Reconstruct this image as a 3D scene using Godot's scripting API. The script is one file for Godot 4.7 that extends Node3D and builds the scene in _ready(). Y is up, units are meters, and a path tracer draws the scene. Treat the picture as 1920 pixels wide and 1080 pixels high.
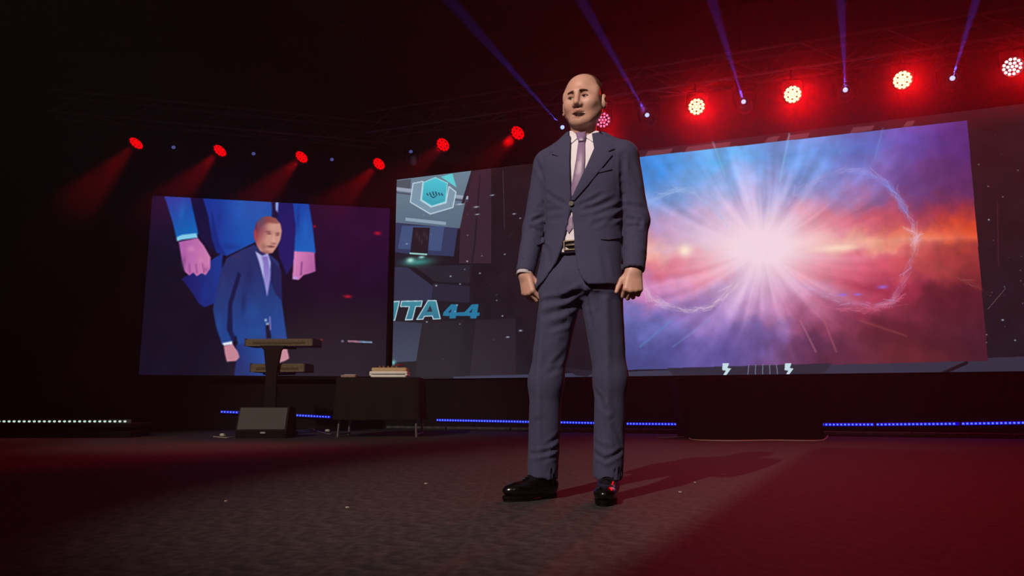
extends Node3D
# A man in a navy suit on a conference stage: LED wall, side screen, red wash lights and blue beams in haze.

const FOCAL := 1400.0          # focal length in pixels of the 1920x1080 frame
const TILT := 0.15307          # the camera looks up by this much (radians)
const KEY := Vector3(-3.4, 5.9, 3.4)   # the unseen profile spotlight that lights the speaker
const EYE := Vector3(0.0, 0.39, 0.0)

var taken := {}
var mats := {}

func _ready() -> void:
	set_camera_and_air()
	set_key_lights()
	build_room()
	build_back_of_stage()
	build_led_wall()
	build_side_screen()
	build_trusses_and_lamps()
	build_props()
	build_person()
	build_small_details()

# ---------------------------------------------------------------- camera, air, key lights
func set_camera_and_air() -> void:
	var cam := Camera3D.new()
	cam.name = "camera"
	cam.fov = rad_to_deg(2.0 * atan(540.0 / FOCAL))
	cam.near = 0.05
	cam.far = 100.0
	add_child(cam)
	cam.position = EYE
	cam.rotation = Vector3(TILT, 0, 0)
	cam.current = true
	var e := Environment.new()
	e.background_mode = Environment.BG_COLOR
	e.background_color = Color.BLACK
	e.tonemap_mode = Environment.TONE_MAPPER_LINEAR
	e.tonemap_exposure = 1.0
	e.sdfgi_enabled = true
	e.ssao_enabled = true
	e.ssil_enabled = true
	e.volumetric_fog_enabled = true        # stage haze, everywhere in the hall
	e.volumetric_fog_density = 0.0032
	e.volumetric_fog_albedo = Color(1, 1, 1)
	e.volumetric_fog_anisotropy = 0.5
	var we := WorldEnvironment.new()
	we.name = "world"
	we.environment = e
	add_child(we)

func set_key_lights() -> void:
	# front-of-house profile spot, out of view, high on the speaker's right; its shadow falls back and to the right
	spot("unseen_key_spot", KEY, Vector3(0.12, 0.8, -3.05), Color(1.0, 0.92, 0.85), 98.0, 12.5, 0.012, 0.8)
	# two softer washes from out of view, lighting the back of the stage
	spot("unseen_wash_spot", Vector3(-5.5, 6.8, 2.5), Vector3(-2.6, 0.5, -8.8), Color(1.0, 0.92, 0.84), 105.0, 11.0, 0.2, 0.8)
	spot("unseen_wash_spot_right", Vector3(5.0, 6.8, 2.5), Vector3(3.3, 0.0, -9.0), Color(1.0, 0.92, 0.86), 14.0, 9.0, 0.2, 0.9)
	spot("fill_spot", Vector3(2.6, 6.2, 5.0), Vector3(0.3, 0.8, -3.4), Color(1.0, 0.88, 0.8), 2.0, 20.0, 0.2, 0.6)  # weak fill from out of view, over the man and the floor

func spot(called: String, from: Vector3, to: Vector3, c: Color, energy: float, half: float, size: float, soft: float) -> SpotLight3D:
	var l := SpotLight3D.new()
	l.name = called
	l.light_color = c
	l.light_energy = energy
	l.spot_angle = half
	l.spot_angle_attenuation = soft
	l.spot_range = 60.0
	l.spot_attenuation = 2.0
	l.light_size = size
	l.shadow_enabled = true
	add_child(l)
	l.look_at_from_position(from, to, Vector3.UP if absf((to - from).normalized().y) < 0.98 else Vector3.RIGHT)
	return l

func area(called: String, centre: Vector3, facing: Vector3, size: Vector2, c: Color, energy: float) -> void:
	var l := AreaLight3D.new()
	l.name = called
	l.light_color = c
	l.light_energy = energy
	l.area_size = size
	l.area_range = 40.0
	l.area_attenuation = 2.0
	l.shadow_enabled = true
	add_child(l)
	l.look_at_from_position(centre, centre + facing, Vector3.UP)

# ---------------------------------------------------------------- pixels of the photograph into points
func sight(px: float, py: float) -> Vector3:
	var v := 540.0 - py
	return Vector3(px - 960.0, v * cos(TILT) + FOCAL * sin(TILT), v * sin(TILT) - FOCAL * cos(TILT))

func on_plane(px: float, py: float, p: Vector3, n: Vector3) -> Vector3:
	var d := sight(px, py)
	return EYE + d * ((p - EYE).dot(n) / d.dot(n))

func on_floor(px: float, py: float) -> Vector3:
	return on_plane(px, py, Vector3.ZERO, Vector3.UP)

func at_depth(px: float, py: float, z: float) -> Vector3:
	return on_plane(px, py, Vector3(0, 0, -z), Vector3(0, 0, 1))

func at_height(px: float, py: float, y: float) -> Vector3:
	return on_plane(px, py, Vector3(0, y, 0), Vector3.UP)

# ---------------------------------------------------------------- naming and tagging
func numbered(called: String) -> String:
	if not taken.has(called):
		taken[called] = 0
		return called
	taken[called] += 1
	return "%s_%03d" % [called, taken[called]]

func tag(o: Node3D, label := "", category := "", group := "", kind := "") -> Node3D:
	if label: o.set_meta("label", label)
	if category: o.set_meta("category", category)
	if group: o.set_meta("group", group)
	if kind: o.set_meta("kind", kind)
	return o

func thing(called: String, at: Vector3, label: String, category: String, group := "", turn := 0.0) -> Node3D:
	var o := Node3D.new()
	o.name = numbered(called)
	add_child(o)
	o.position = at
	o.rotation.y = turn
	tag(o, label, category, group)
	return o

func put(called: String, m: Mesh, material: Material, parent: Node3D = self) -> MeshInstance3D:
	var o := MeshInstance3D.new()
	o.name = numbered(called) if parent == self else called
	o.mesh = m
	if material: o.material_override = material
	o.cast_shadow = GeometryInstance3D.SHADOW_CASTING_SETTING_ON
	parent.add_child(o, true)
	return o

func structure(called: String, m: Mesh, material: Material, parent: Node3D = self) -> MeshInstance3D:
	var o := put(called, m, material, parent)
	if parent == self:
		o.set_meta("kind", "structure")
	return o

# ---------------------------------------------------------------- meshes
func st() -> SurfaceTool:
	var s := SurfaceTool.new()
	s.begin(Mesh.PRIMITIVE_TRIANGLES)
	s.set_smooth_group(-1)
	return s

func quad(s: SurfaceTool, a: Vector3, b: Vector3, c: Vector3, d: Vector3) -> void:
	# a b c d counter-clockwise seen from outside
	for v in [a, c, b, a, d, c]:
		s.add_vertex(v)

func done(s: SurfaceTool) -> ArrayMesh:
	s.generate_normals()
	return s.commit()

# a box with chamfered edges
func add_box(s: SurfaceTool, size: Vector3, t := Transform3D(), bevel := 0.004) -> void:
	var h := size / 2.0
	var b := minf(bevel, minf(h.x, minf(h.y, h.z)) * 0.49)
	var n := [Vector3.RIGHT, Vector3.LEFT, Vector3.UP, Vector3.DOWN, Vector3.BACK, Vector3.FORWARD]
	var corner := func(sx: float, sy: float, sz: float, axis: int) -> Vector3:
		var v := Vector3(sx * (h.x - b), sy * (h.y - b), sz * (h.z - b))
		v[axis] += (b if [sx, sy, sz][axis] > 0 else -b)
		return t * v
	s.set_smooth_group(-1)
	for axis in 3:
		var u := (axis + 1) % 3
		var w := (axis + 2) % 3
		for sg in [1.0, -1.0]:
			var c := []
			for q in [[-1, -1], [1, -1], [1, 1], [-1, 1]]:
				var sgn := Vector3.ZERO
				sgn[axis] = sg
				sgn[u] = q[0]
				sgn[w] = q[1]
				c.append(corner.call(sgn.x, sgn.y, sgn.z, axis))
			if sg > 0: quad(s, c[0], c[1], c[2], c[3])
			else: quad(s, c[3], c[2], c[1], c[0])
	# edges
	for axis in 3:
		var u := (axis + 1) % 3
		var w := (axis + 2) % 3
		for su in [1.0, -1.0]:
			for sw in [1.0, -1.0]:
				var e := []
				for pr in [[-1.0, u], [1.0, u], [1.0, w], [-1.0, w]]:
					var sgn := Vector3.ZERO
					sgn[axis] = pr[0]
					sgn[u] = su
					sgn[w] = sw
					e.append(corner.call(sgn.x, sgn.y, sgn.z, pr[1]))
				if su * sw > 0: quad(s, e[3], e[2], e[1], e[0])
				else: quad(s, e[0], e[1], e[2], e[3])
	for sx in [1.0, -1.0]:
		for sy in [1.0, -1.0]:
			for sz in [1.0, -1.0]:
				var a = corner.call(sx, sy, sz, 0)
				var b2 = corner.call(sx, sy, sz, 1)
				var c2 = corner.call(sx, sy, sz, 2)
				for v in ([a, c2, b2] if sx * sy * sz > 0 else [a, b2, c2]):
					s.add_vertex(v)

func box(size: Vector3, at := Vector3.ZERO, bevel := 0.004) -> ArrayMesh:
	var s := st()
	add_box(s, size, Transform3D(Basis(), at), bevel)
	return done(s)

# a round bar from a to b
func add_bar(s: SurfaceTool, a: Vector3, b: Vector3, r: float, sides := 8, r2 := -1.0) -> void:
	if r2 < 0: r2 = r
	var z := (b - a).normalized()
	var x := z.cross(Vector3.UP if absf(z.y) < 0.9 else Vector3.RIGHT).normalized()
	var y := z.cross(x)
	s.set_smooth_group(1)
	for i in sides:
		var p := TAU * i / sides
		var q := TAU * (i + 1) / sides
		var u := x * cos(p) + y * sin(p)
		var v := x * cos(q) + y * sin(q)
		quad(s, a + u * r, a + v * r, b + v * r2, b + u * r2)
	s.set_smooth_group(-1)
	for i in sides:
		var p := TAU * i / sides
		var q := TAU * (i + 1) / sides
		var u := x * cos(p) + y * sin(p)
		var v := x * cos(q) + y * sin(q)
		for k in [a, a + u * r, a + v * r, b, b + v * r2, b + u * r2]:
			s.add_vertex(k)

func bar(a: Vector3, b: Vector3, r: float, sides := 8, r2 := -1.0) -> ArrayMesh:
	var s := st()
	add_bar(s, a, b, r, sides, r2)
	return done(s)

# a tube along a list of points
func tube(points: Array, r: float, sides := 6) -> ArrayMesh:
	var s := st()
	s.set_smooth_group(1)
	var rings := []
	for i in points.size():
		var t: Vector3 = (points[mini(i + 1, points.size() - 1)] - points[maxi(i - 1, 0)]).normalized()
		var x := t.cross(Vector3.UP if absf(t.y) < 0.9 else Vector3.RIGHT).normalized()
		var y := t.cross(x)
		var ring := []
		for k in sides:
			ring.append(points[i] + (x * cos(TAU * k / sides) + y * sin(TAU * k / sides)) * r)
		rings.append(ring)
	for i in rings.size() - 1:
		for k in sides:
			var k2 := (k + 1) % sides
			quad(s, rings[i][k], rings[i][k2], rings[i + 1][k2], rings[i + 1][k])
	return done(s)

# a profile of (radius, z) turned about the z axis; +z points out of the front
func lathe(profile: Array, sides := 24, smooth := false) -> ArrayMesh:
	var s := st()
	for i in profile.size() - 1:
		s.set_smooth_group(1 if smooth else i + 2)
		var a: Vector2 = profile[i]
		var b: Vector2 = profile[i + 1]
		for k in sides:
			var p := TAU * k / sides
			var q := TAU * (k + 1) / sides
			var c0 := Vector3(cos(p), sin(p), 0)
			var c1 := Vector3(cos(q), sin(q), 0)
			var z0 := Vector3(0, 0, a.y)
			var z1 := Vector3(0, 0, b.y)
			if a.x < 1e-5:
				for v in [z0, c1 * b.x + z1, c0 * b.x + z1]: s.add_vertex(v)
			elif b.x < 1e-5:
				for v in [c0 * a.x + z0, z1, c1 * a.x + z0]: s.add_vertex(v)
			else:
				quad(s, c0 * a.x + z0, c0 * b.x + z1, c1 * b.x + z1, c1 * a.x + z0)
	return done(s)

# a polygon in x and y pushed out along z, from z0 to z1
func prism(outline: Array, z0: float, z1: float) -> ArrayMesh:
	var s := st()
	var pts := PackedVector2Array(outline)
	if Geometry2D.is_polygon_clockwise(pts):
		pts.reverse()
	var n := pts.size()
	for i in n:
		var a := pts[i]
		var b := pts[(i + 1) % n]
		quad(s, Vector3(a.x, a.y, z1), Vector3(a.x, a.y, z0), Vector3(b.x, b.y, z0), Vector3(b.x, b.y, z1))
	var tri := Geometry2D.triangulate_polygon(pts)
	for i in range(0, tri.size(), 3):
		var a := pts[tri[i]]
		var b := pts[tri[i + 1]]
		var c := pts[tri[i + 2]]
		if (b - a).cross(c - a) < 0:
			var t := b
			b = c
			c = t
		for v in [Vector3(a.x, a.y, z1), Vector3(c.x, c.y, z1), Vector3(b.x, b.y, z1), Vector3(a.x, a.y, z0), Vector3(b.x, b.y, z0), Vector3(c.x, c.y, z0)]:
			s.add_vertex(v)
	return done(s)

# ---------------------------------------------------------------- materials
func mat(key: String, c: Color, rough := 0.7, metal := 0.0, noise_scale := 0.0, amount := 0.15, relief := 0.0) -> StandardMaterial3D:
	if mats.has(key):
		return mats[key]
	var m := StandardMaterial3D.new()
	m.resource_name = key
	m.albedo_color = c
	m.roughness = rough
	m.metallic = metal
	if rough >= 0.6:
		m.metallic_specular = 0.22
	if noise_scale > 0.0:
		m.albedo_texture = grain(amount)
		m.uv1_triplanar = true
		m.uv1_scale = Vector3.ONE * noise_scale
		if relief > 0.0:
			m.heightmap_enabled = true
			m.heightmap_texture = grain(0.9)
			m.heightmap_scale = relief
	mats[key] = m
	return m

var grains := {}
func grain(amount: float) -> Texture2D:
	if grains.has(amount):
		return grains[amount]
	var n := FastNoiseLite.new()
	n.seed = 7
	n.noise_type = FastNoiseLite.TYPE_SIMPLEX_SMOOTH
	n.frequency = 0.02
	n.fractal_octaves = 5
	n.fractal_gain = 0.62
	var size := 256
	var im := Image.create(size, size, false, Image.FORMAT_RGB8)
	var src := n.get_seamless_image(size, size)
	for y in size:
		for x in size:
			var k := 1.0 - amount * (1.0 - src.get_pixel(x, y).r)
			im.set_pixel(x, y, Color(k, k, k))
	grains[amount] = ImageTexture.create_from_image(im)
	return grains[amount]

func glow(key: String, c: Color, energy: float) -> StandardMaterial3D:
	if mats.has(key):
		return mats[key]
	var m := StandardMaterial3D.new()
	m.resource_name = key
	m.albedo_color = Color(0.05, 0.05, 0.05)
	m.roughness = 0.4
	m.emission_enabled = true
	m.emission = c
	m.emission_energy_multiplier = energy
	mats[key] = m
	return m

# ---------------------------------------------------------------- the hall
const LED_A := Vector3(-1.825, 0, -11.49)     # foot of the LED wall's left end
const LED_DIR := Vector3(0.93286, 0, 0.36025)  # along the LED wall, to the right
const LED_N := Vector3(-0.36025, 0, 0.93286)   # out of the LED wall
const LED_LOW := 0.75
const LED_TOP := 3.9
const LED_LONG := 10.0
const SIDE_A := Vector3(-5.46, 0, -11.0)       # foot of the side screen's left edge
const SIDE_B := Vector3(-1.98, 0, -11.75)

func build_room() -> void:
	var floor_mat := mat("stage_vinyl", Color(0.255, 0.245, 0.255), 0.75, 0.0, 3.2, 0.42)
	floor_mat.metallic_specular = 0.19
	structure("floor", box(Vector3(30, 0.3, 30), Vector3(0, -0.15, -3), 0.0), floor_mat)
	var black := mat("black_drape", Color(0.03, 0.028, 0.03), 0.95, 0.0, 2.0, 0.4)
	black.metallic_specular = 0.05
	structure("wall_back", box(Vector3(28, 9, 0.2), Vector3(0, 4.5, -14.6), 0.0), black)
	structure("wall_left", box(Vector3(0.2, 9, 26), Vector3(-13.5, 4.5, -2.5), 0.0), black)
	structure("wall_right", box(Vector3(0.2, 9, 26), Vector3(13.5, 4.5, -2.5), 0.0), black)
	structure("wall_front", box(Vector3(28, 9, 0.2), Vector3(0, 4.5, 10.5), 0.0), black)
	structure("ceiling", box(Vector3(28, 0.2, 27), Vector3(0, 9.1, -2.5), 0.0), mat("black_ceiling", Color(0.035, 0.035, 0.038), 0.9, 0.0, 1.0, 0.3))

func led_point(along: float, y: float, out := 0.0) -> Vector3:
	return LED_A + LED_DIR * along + LED_N * out + Vector3(0, y, 0)

func led_basis() -> Basis:
	return Basis(LED_DIR, Vector3.UP, LED_N)

func side_basis() -> Basis:
	var d := (SIDE_B - SIDE_A).normalized()
	return Basis(d, Vector3.UP, d.cross(Vector3.UP))

func build_back_of_stage() -> void:
	var fascia := mat("fascia_black", Color(0.1, 0.095, 0.11), 0.85, 0.0, 3.0, 0.3)
	# black riser below the LED wall
	var f := structure("trim_2", box(Vector3(LED_LONG + 0.3, LED_LOW - 0.02, 0.5), Vector3(LED_LONG / 2, (LED_LOW - 0.02) / 2, -0.24), 0.01), fascia)
	f.transform = Transform3D(led_basis(), LED_A)
	# dark riser below the side screen
	var sb := side_basis()
	var long := SIDE_A.distance_to(SIDE_B)
	var g := structure("trim_3", box(Vector3(long + 0.2, 0.68, 0.4), Vector3(long / 2, 0.34, -0.22), 0.01), fascia)
	g.transform = Transform3D(sb, SIDE_A)
	# grey kick boards at the foot of the riser, laid end to end
	var board := mat("kick_board_grey", Color(0.36, 0.36, 0.38), 0.7, 0.0, 3.0, 0.5)
	var run := structure("trim_1", box(Vector3(LED_LONG, 0.02, 0.16), Vector3(LED_LONG / 2, 0.01, 0.13), 0.003), mat("kick_base", Color(0.12, 0.12, 0.13), 0.8))
	run.transform = Transform3D(led_basis(), LED_A)
	var piece := box(Vector3(0.98, 0.035, 0.1), Vector3.ZERO, 0.006)
	for i in 10:
		var o := put("board", piece, board, run)
		o.position = Vector3(0.5 + i, 0.0375, 0.13)
	# blue LED strips on the riser
	var spans := [[818, 787.5, 1000, 791.1], [1002, 791.1, 1172, 794], [1174, 794.5, 1380, 796.3], [1385, 796.3, 1640, 796], [1642, 796, 1800, 794.5], [1802, 794.5, 1960, 792]]
	var labels := [
		"blue LED strip on the black riser just right of the cloth-covered table",
		"short blue LED strip on the riser seen between the man's legs",
		"blue LED strip on the riser reaching behind the black desk from the man's side",
		"blue LED strip on the riser coming out beside the black desk, with visible dots",
		"blue LED strip on the riser below the dark right part of the LED wall",
		"blue LED strip at the far right end of the riser"]
	for k in spans.size():
		var q: Array = spans[k]
		blue_strip(on_plane(q[0], q[1], LED_A + LED_N * 0.03, LED_N), on_plane(q[2], q[3], LED_A + LED_N * 0.03, LED_N), LED_N, labels[k])
	var n: Vector3 = sb.z
	blue_strip(on_plane(413, 772, SIDE_A + n * 0.03, n), on_plane(480, 774.5, SIDE_A + n * 0.03, n), n, "short blue LED strip at the far left, left of the wedge loudspeaker")
	blue_strip(on_plane(484, 775, SIDE_A + n * 0.03, n), on_plane(621, 782, SIDE_A + n * 0.03, n), n, "blue LED strip between the wedge loudspeaker and the cloth-covered table")

func blue_strip(a: Vector3, b: Vector3, n: Vector3, label: String) -> void:
	var o := thing("led_strip", (a + b) / 2, label, "light strip", "blue LED strips at the foot of the screens")
	var x := (b - a).normalized()
	o.basis = Basis(x, n.cross(x), n)
	var long := a.distance_to(b)
	put("channel", box(Vector3(long, 0.05, 0.02), Vector3(0, 0, -0.012), 0.003), mat("strip_channel", Color(0.04, 0.04, 0.12), 0.5), o)
	put("led_tape", box(Vector3(long - 0.01, 0.036, 0.003), Vector3(0, 0, 0.0), 0.001), glow("led_blue_tape", Color(0.01, 0.02, 1.0), 0.5), o)
	var mm := MultiMesh.new()
	mm.transform_format = MultiMesh.TRANSFORM_3D
	mm.mesh = box(Vector3(0.022, 0.02, 0.006), Vector3.ZERO, 0.004)
	mm.instance_count = int(long / 0.042)
	for i in mm.instance_count:
		mm.set_instance_transform(i, Transform3D(Basis(), Vector3(-long / 2 + 0.021 + i * 0.042, 0, 0.003)))
	var d := MultiMeshInstance3D.new()
	d.name = "led_dots"
	d.multimesh = mm
	d.material_override = glow("led_blue_dot", Color(0.36, 0.5, 1.0), 1.25)
	d.set_meta("kind", "stuff")
	o.add_child(d)
	area(numbered("strip_light"), (a + b) / 2 + n * 0.02, n, Vector2(long, 0.03), Color(0.1, 0.2, 1.0), 0.02 * long)

# ---------------------------------------------------------------- painting what the screens show
var canvas: Image
var to_canvas: Callable

func shape(points: Array, c: Color, c2 := Color(0, 0, 0, 0), from := Vector2.ZERO, to := Vector2.ZERO) -> void:
	var p := PackedVector2Array()
	var lo := Vector2(1e9, 1e9)
	var hi := -lo
	for q in points:
		var v: Vector2 = to_canvas.call(q)
		p.append(v)
		lo = lo.min(v)
		hi = hi.max(v)
	var a := Vector2.ZERO
	var dir := Vector2.ZERO
	var graded := from != to
	if graded:
		a = to_canvas.call(from)
		dir = to_canvas.call(to) - a
		dir /= dir.length_squared()
	for y in range(maxi(0, floori(lo.y)), mini(canvas.get_height(), ceili(hi.y) + 1)):
		for x in range(maxi(0, floori(lo.x)), mini(canvas.get_width(), ceili(hi.x) + 1)):
			var v := Vector2(x + 0.5, y + 0.5)
			if Geometry2D.is_point_in_polygon(v, p):
				var k := c
				if graded:
					k = c.lerp(c2, clampf((v - a).dot(dir), 0.0, 1.0))
				canvas.set_pixel(x, y, canvas.get_pixel(x, y).lerp(Color(k.r, k.g, k.b), k.a))

func blob(centre: Vector2, rx: float, ry: float, c: Color) -> void:
	# a soft round patch of the picture, radii in photo pixels
	var m: Vector2 = to_canvas.call(centre)
	var sx: float = (to_canvas.call(centre + Vector2(rx, 0)) - m).length()
	var sy: float = (to_canvas.call(centre + Vector2(0, ry)) - m).length()
	for y in range(maxi(0, int(m.y - sy * 2)), mini(canvas.get_height(), int(m.y + sy * 2) + 1)):
		for x in range(maxi(0, int(m.x - sx * 2)), mini(canvas.get_width(), int(m.x + sx * 2) + 1)):
			var d := Vector2((x + 0.5 - m.x) / sx, (y + 0.5 - m.y) / sy).length_squared()
			var k := exp(-d * 1.6) * c.a
			if k > 0.004:
				canvas.set_pixel(x, y, canvas.get_pixel(x, y).lerp(Color(c.r, c.g, c.b), k))

func stroke(points: Array, w: float, c: Color) -> void:
	for i in points.size() - 1:
		var a: Vector2 = points[i]
		var b: Vector2 = points[i + 1]
		var n := (b - a).orthogonal().normalized() * w / 2
		var t := (b - a).normalized() * w / 4
		shape([a + n - t, b + n + t, b - n + t, a - n - t], c)

func rgb8(r: float, g: float, b: float, a := 1.0) -> Color:
	return Color(r / 255.0, g / 255.0, b / 255.0, a)

func oval(c: Vector2, rx: float, ry: float, lean := 0.0) -> Array:
	var out := []
	for i in 28:
		out.append(c + Vector2(cos(TAU * i / 28) * rx, sin(TAU * i / 28) * ry).rotated(lean))
	return out

func screen_material(key: String, im: Image, energy: float) -> StandardMaterial3D:
	var m := StandardMaterial3D.new()
	m.resource_name = key
	m.albedo_color = Color(0.03, 0.03, 0.03)
	m.roughness = 0.6
	m.emission_enabled = true
	m.emission = Color.BLACK
	m.emission_texture = ImageTexture.create_from_image(im)
	m.emission_energy_multiplier = energy
	m.texture_repeat = false
	return m

func screen_face(w: float, h: float) -> ArrayMesh:
	var s := st()
	var p := [Vector3(0, 0, 0), Vector3(w, 0, 0), Vector3(w, h, 0), Vector3(0, h, 0)]
	var uv := [Vector2(0, 1), Vector2(1, 1), Vector2(1, 0), Vector2(0, 0)]
	for i in [0, 2, 1, 0, 3, 2]:
		s.set_uv(uv[i])
		s.set_normal(Vector3(0, 0, 1))
		s.add_vertex(p[i])
	return s.commit()

func build_led_wall() -> void:
	var w := 2048
	var h := 645
	canvas = Image.create(w, h, false, Image.FORMAT_RGB8)
	to_canvas = func(q: Vector2) -> Vector2:
		var p := on_plane(q.x, q.y, LED_A + LED_N * 0.02, LED_N)
		return Vector2((p - LED_A).dot(LED_DIR) / LED_LONG * w, (LED_TOP - p.y) / (LED_TOP - LED_LOW) * h)
	paint_dark_hall()
	paint_galaxy()
	var o := thing("led_wall", LED_A + Vector3(0, LED_LOW, 0), "long LED video wall showing a bright red and blue space burst behind the man", "video wall")
	o.basis = led_basis()
	put("cabinet", box(Vector3(LED_LONG, LED_TOP - LED_LOW, 0.12), Vector3(LED_LONG / 2, (LED_TOP - LED_LOW) / 2, -0.05), 0.004), mat("cabinet_black", Color(0.05, 0.05, 0.055), 0.7), o)
	var sc := put("screen", screen_face(LED_LONG, LED_TOP - LED_LOW), screen_material("led_wall_screen", canvas, 1.0), o)
	sc.position.z = 0.02
	# its light, at the bright picture
	area("led_wall_light", led_point(5.3, 2.35, 0.05), LED_N, Vector2(4.9, 2.8), Color(0.95, 0.7, 0.85), 0.45)

func paint_dark_hall() -> void:
	# left and right of the picture the wall shows a dark machine hall
	var noise := FastNoiseLite.new()
	noise.seed = 3
	noise.frequency = 0.012
	noise.fractal_octaves = 3
	var small := Image.create(512, 162, false, Image.FORMAT_RGB8)
	for y in 162:
		for x in 512:
			var n := noise.get_noise_2d(x * 4.0, y * 4.0) * 0.5 + 0.5
			var up := 1.0 - y / 162.0
			var c := Color(0.1, 0.095, 0.135).lerp(Color(0.125, 0.09, 0.115), up)
			small.set_pixel(x, y, c * (0.82 + 0.36 * n))
	small.resize(2048, 645, Image.INTERPOLATE_BILINEAR)
	canvas.blit_rect(small, Rect2i(0, 0, 2048, 645), Vector2i.ZERO)
	var c8 := func(x: float, y: float) -> Vector2: return Vector2(720 + x / 3.485, 310 + y / 3.485)
	var poly := func(a: Array) -> Array:
		var out := []
		for i in range(0, a.size(), 2): out.append(c8.call(a[i], a[i + 1]))
		return out
	# walls of the hall on the screen
	shape(poly.call([575, 30, 700, 10, 700, 640, 490, 640, 505, 250]), rgb8(54, 36, 50))
	shape(poly.call([35, 660, 160, 670, 320, 790, 310, 890, 25, 890]), rgb8(47, 50, 74))
	shape(poly.call([320, 770, 560, 790, 560, 900, 315, 880]), rgb8(40, 38, 54))
	shape(poly.call([200, 660, 560, 650, 560, 770, 330, 760]), rgb8(38, 36, 48))
	shape(poly.call([25, 1015, 250, 1030, 210, 1280, 10, 1290]), rgb8(50, 54, 74), rgb8(62, 70, 92), c8.call(100, 1020), c8.call(90, 1280))
	shape(poly.call([250, 1030, 520, 1010, 480, 1380, 200, 1380]), rgb8(33, 29, 39))
	shape(poly.call([600, 1010, 860, 1000, 860, 1380, 560, 1380]), rgb8(37, 32, 44))
	# bright panel with the rail
	shape(poly.call([50, 95, 575, 30, 495, 412, 42, 372]), rgb8(104, 130, 148), rgb8(88, 108, 128), c8.call(300, 60), c8.call(280, 400))
	shape(poly.call([55, 105, 175, 90, 175, 150, 55, 160]), rgb8(74, 84, 98))
	shape(poly.call([20, 150, 85, 165, 45, 360, 20, 360]), rgb8(52, 60, 76))
	stroke([c8.call(55, 150), c8.call(545, 212)], 6.5, rgb8(152, 165, 184))
	stroke([c8.call(55, 175), c8.call(545, 234)], 2.5, rgb8(66, 74, 92))
	shape(poly.call([570, 35, 590, 32, 525, 250, 505, 250]), rgb8(40, 34, 48))
	# machine block
	shape(poly.call([40, 375, 482, 412, 455, 595, 30, 570]), rgb8(48, 58, 92))
	shape(poly.call([118, 395, 395, 400, 372, 560, 90, 545]), rgb8(62, 82, 124))
	stroke([c8.call(145, 352), c8.call(400, 380)], 6.0, rgb8(140, 162, 182))
	shape(poly.call([190, 405, 300, 408, 285, 590, 170, 585]), rgb8(34, 28, 36))
	for i in 5:
		blob(c8.call(215 + 16 * i, 450 + 25 * (i % 3)), 2.5, 7, rgb8(70, 52, 60, 0.7))
	stroke([c8.call(170, 575), c8.call(280, 582)], 3.0, rgb8(150, 205, 200))
	shape(poly.call([20, 560, 170, 580, 140, 640, 20, 640]), rgb8(30, 30, 42))
	blob(c8.call(220, 632), 34, 9, rgb8(62, 142, 136, 0.95))
	blob(c8.call(172, 620), 9, 6, rgb8(170, 232, 220))
	blob(c8.call(245, 600), 7, 3, rgb8(150, 220, 215))
	blob(c8.call(60, 1290), 6, 6, rgb8(120, 190, 190))
	# hexagon sign
	var ring := [190, 118, 172, 240, 303, 318, 450, 275, 470, 175, 425, 138, 405, 245, 308, 272, 240, 228, 255, 105]
	shape(poly.call(ring), rgb8(122, 150, 170))
	var pts: Array = poly.call(ring)
	pts.append(pts[0])
	stroke(pts, 2.2, rgb8(186, 208, 222))
	shape(poly.call([258, 112, 335, 80, 415, 116, 402, 238, 312, 266, 246, 225]), rgb8(74, 196, 212), rgb8(56, 158, 180), c8.call(330, 90), c8.call(310, 260))
	var hexa: Array = poly.call([258, 112, 335, 80, 415, 116, 402, 238, 312, 266, 246, 225, 258, 112])
	stroke(hexa, 1.6, rgb8(150, 222, 230))
	shape(poly.call([372, 75, 446, 53, 474, 145]), rgb8(92, 206, 214))
	for i in 6:
		var x := 280.0 + 19 * i
		stroke([c8.call(x, 170 + 6 * absf(i - 2.5)), c8.call(x + 8, 196)], 2.4, rgb8(26, 70, 92))
	stroke([c8.call(305, 200), c8.call(322, 212), c8.call(342, 200)], 1.8, rgb8(26, 70, 92))
	# lettering
	var letters := [[65, 890, 101, 888, 70, 1012, 28, 1014], [115, 888, 250, 886, 242, 922, 207, 922, 185, 1008, 140, 1010, 166, 923, 108, 923],
		[288, 884, 340, 884, 368, 1003, 322, 1005, 316, 984, 264, 986, 254, 1006, 214, 1008], [-40, 892, 40, 889, 26, 980, -60, 985]]
	for a in letters:
		shape(poly.call(a), rgb8(58, 138, 158), rgb8(48, 116, 142), c8.call(150, 890), c8.call(150, 1010))
		var edge: Array = poly.call(a)
		edge.append(edge[0])
		stroke(edge, 2.0, rgb8(176, 202, 214))
	shape(poly.call([302, 915, 316, 955, 280, 957]), rgb8(40, 42, 58))
	for k in 2:
		var x := 136.0 * k
		shape(poly.call([438 + x, 908, 482 + x, 908, 473 + x, 962, 490 + x, 962, 486 + x, 984, 470 + x, 984, 468 + x, 1000, 426 + x, 1000, 430 + x, 984, 384 + x, 984, 388 + x, 962]), rgb8(34, 118, 158))
		shape(poly.call([443 + x, 936, 436 + x, 962, 417 + x, 962]), rgb8(36, 40, 58))
	shape(poly.call([478, 960, 528, 958, 526, 984, 476, 984]), rgb8(34, 112, 150))
	# pale floor of that hall along the bottom of the wall
	shape([Vector2(850, 706), Vector2(1170, 697), Vector2(1500, 684), Vector2(1930, 668), Vector2(1930, 700), Vector2(850, 716)], rgb8(58, 62, 84), rgb8(48, 48, 66), Vector2(1000, 700), Vector2(1900, 680))
	shape([Vector2(1060, 690), Vector2(1120, 697), Vector2(1100, 706), Vector2(1080, 704)], rgb8(34, 32, 44))
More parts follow.
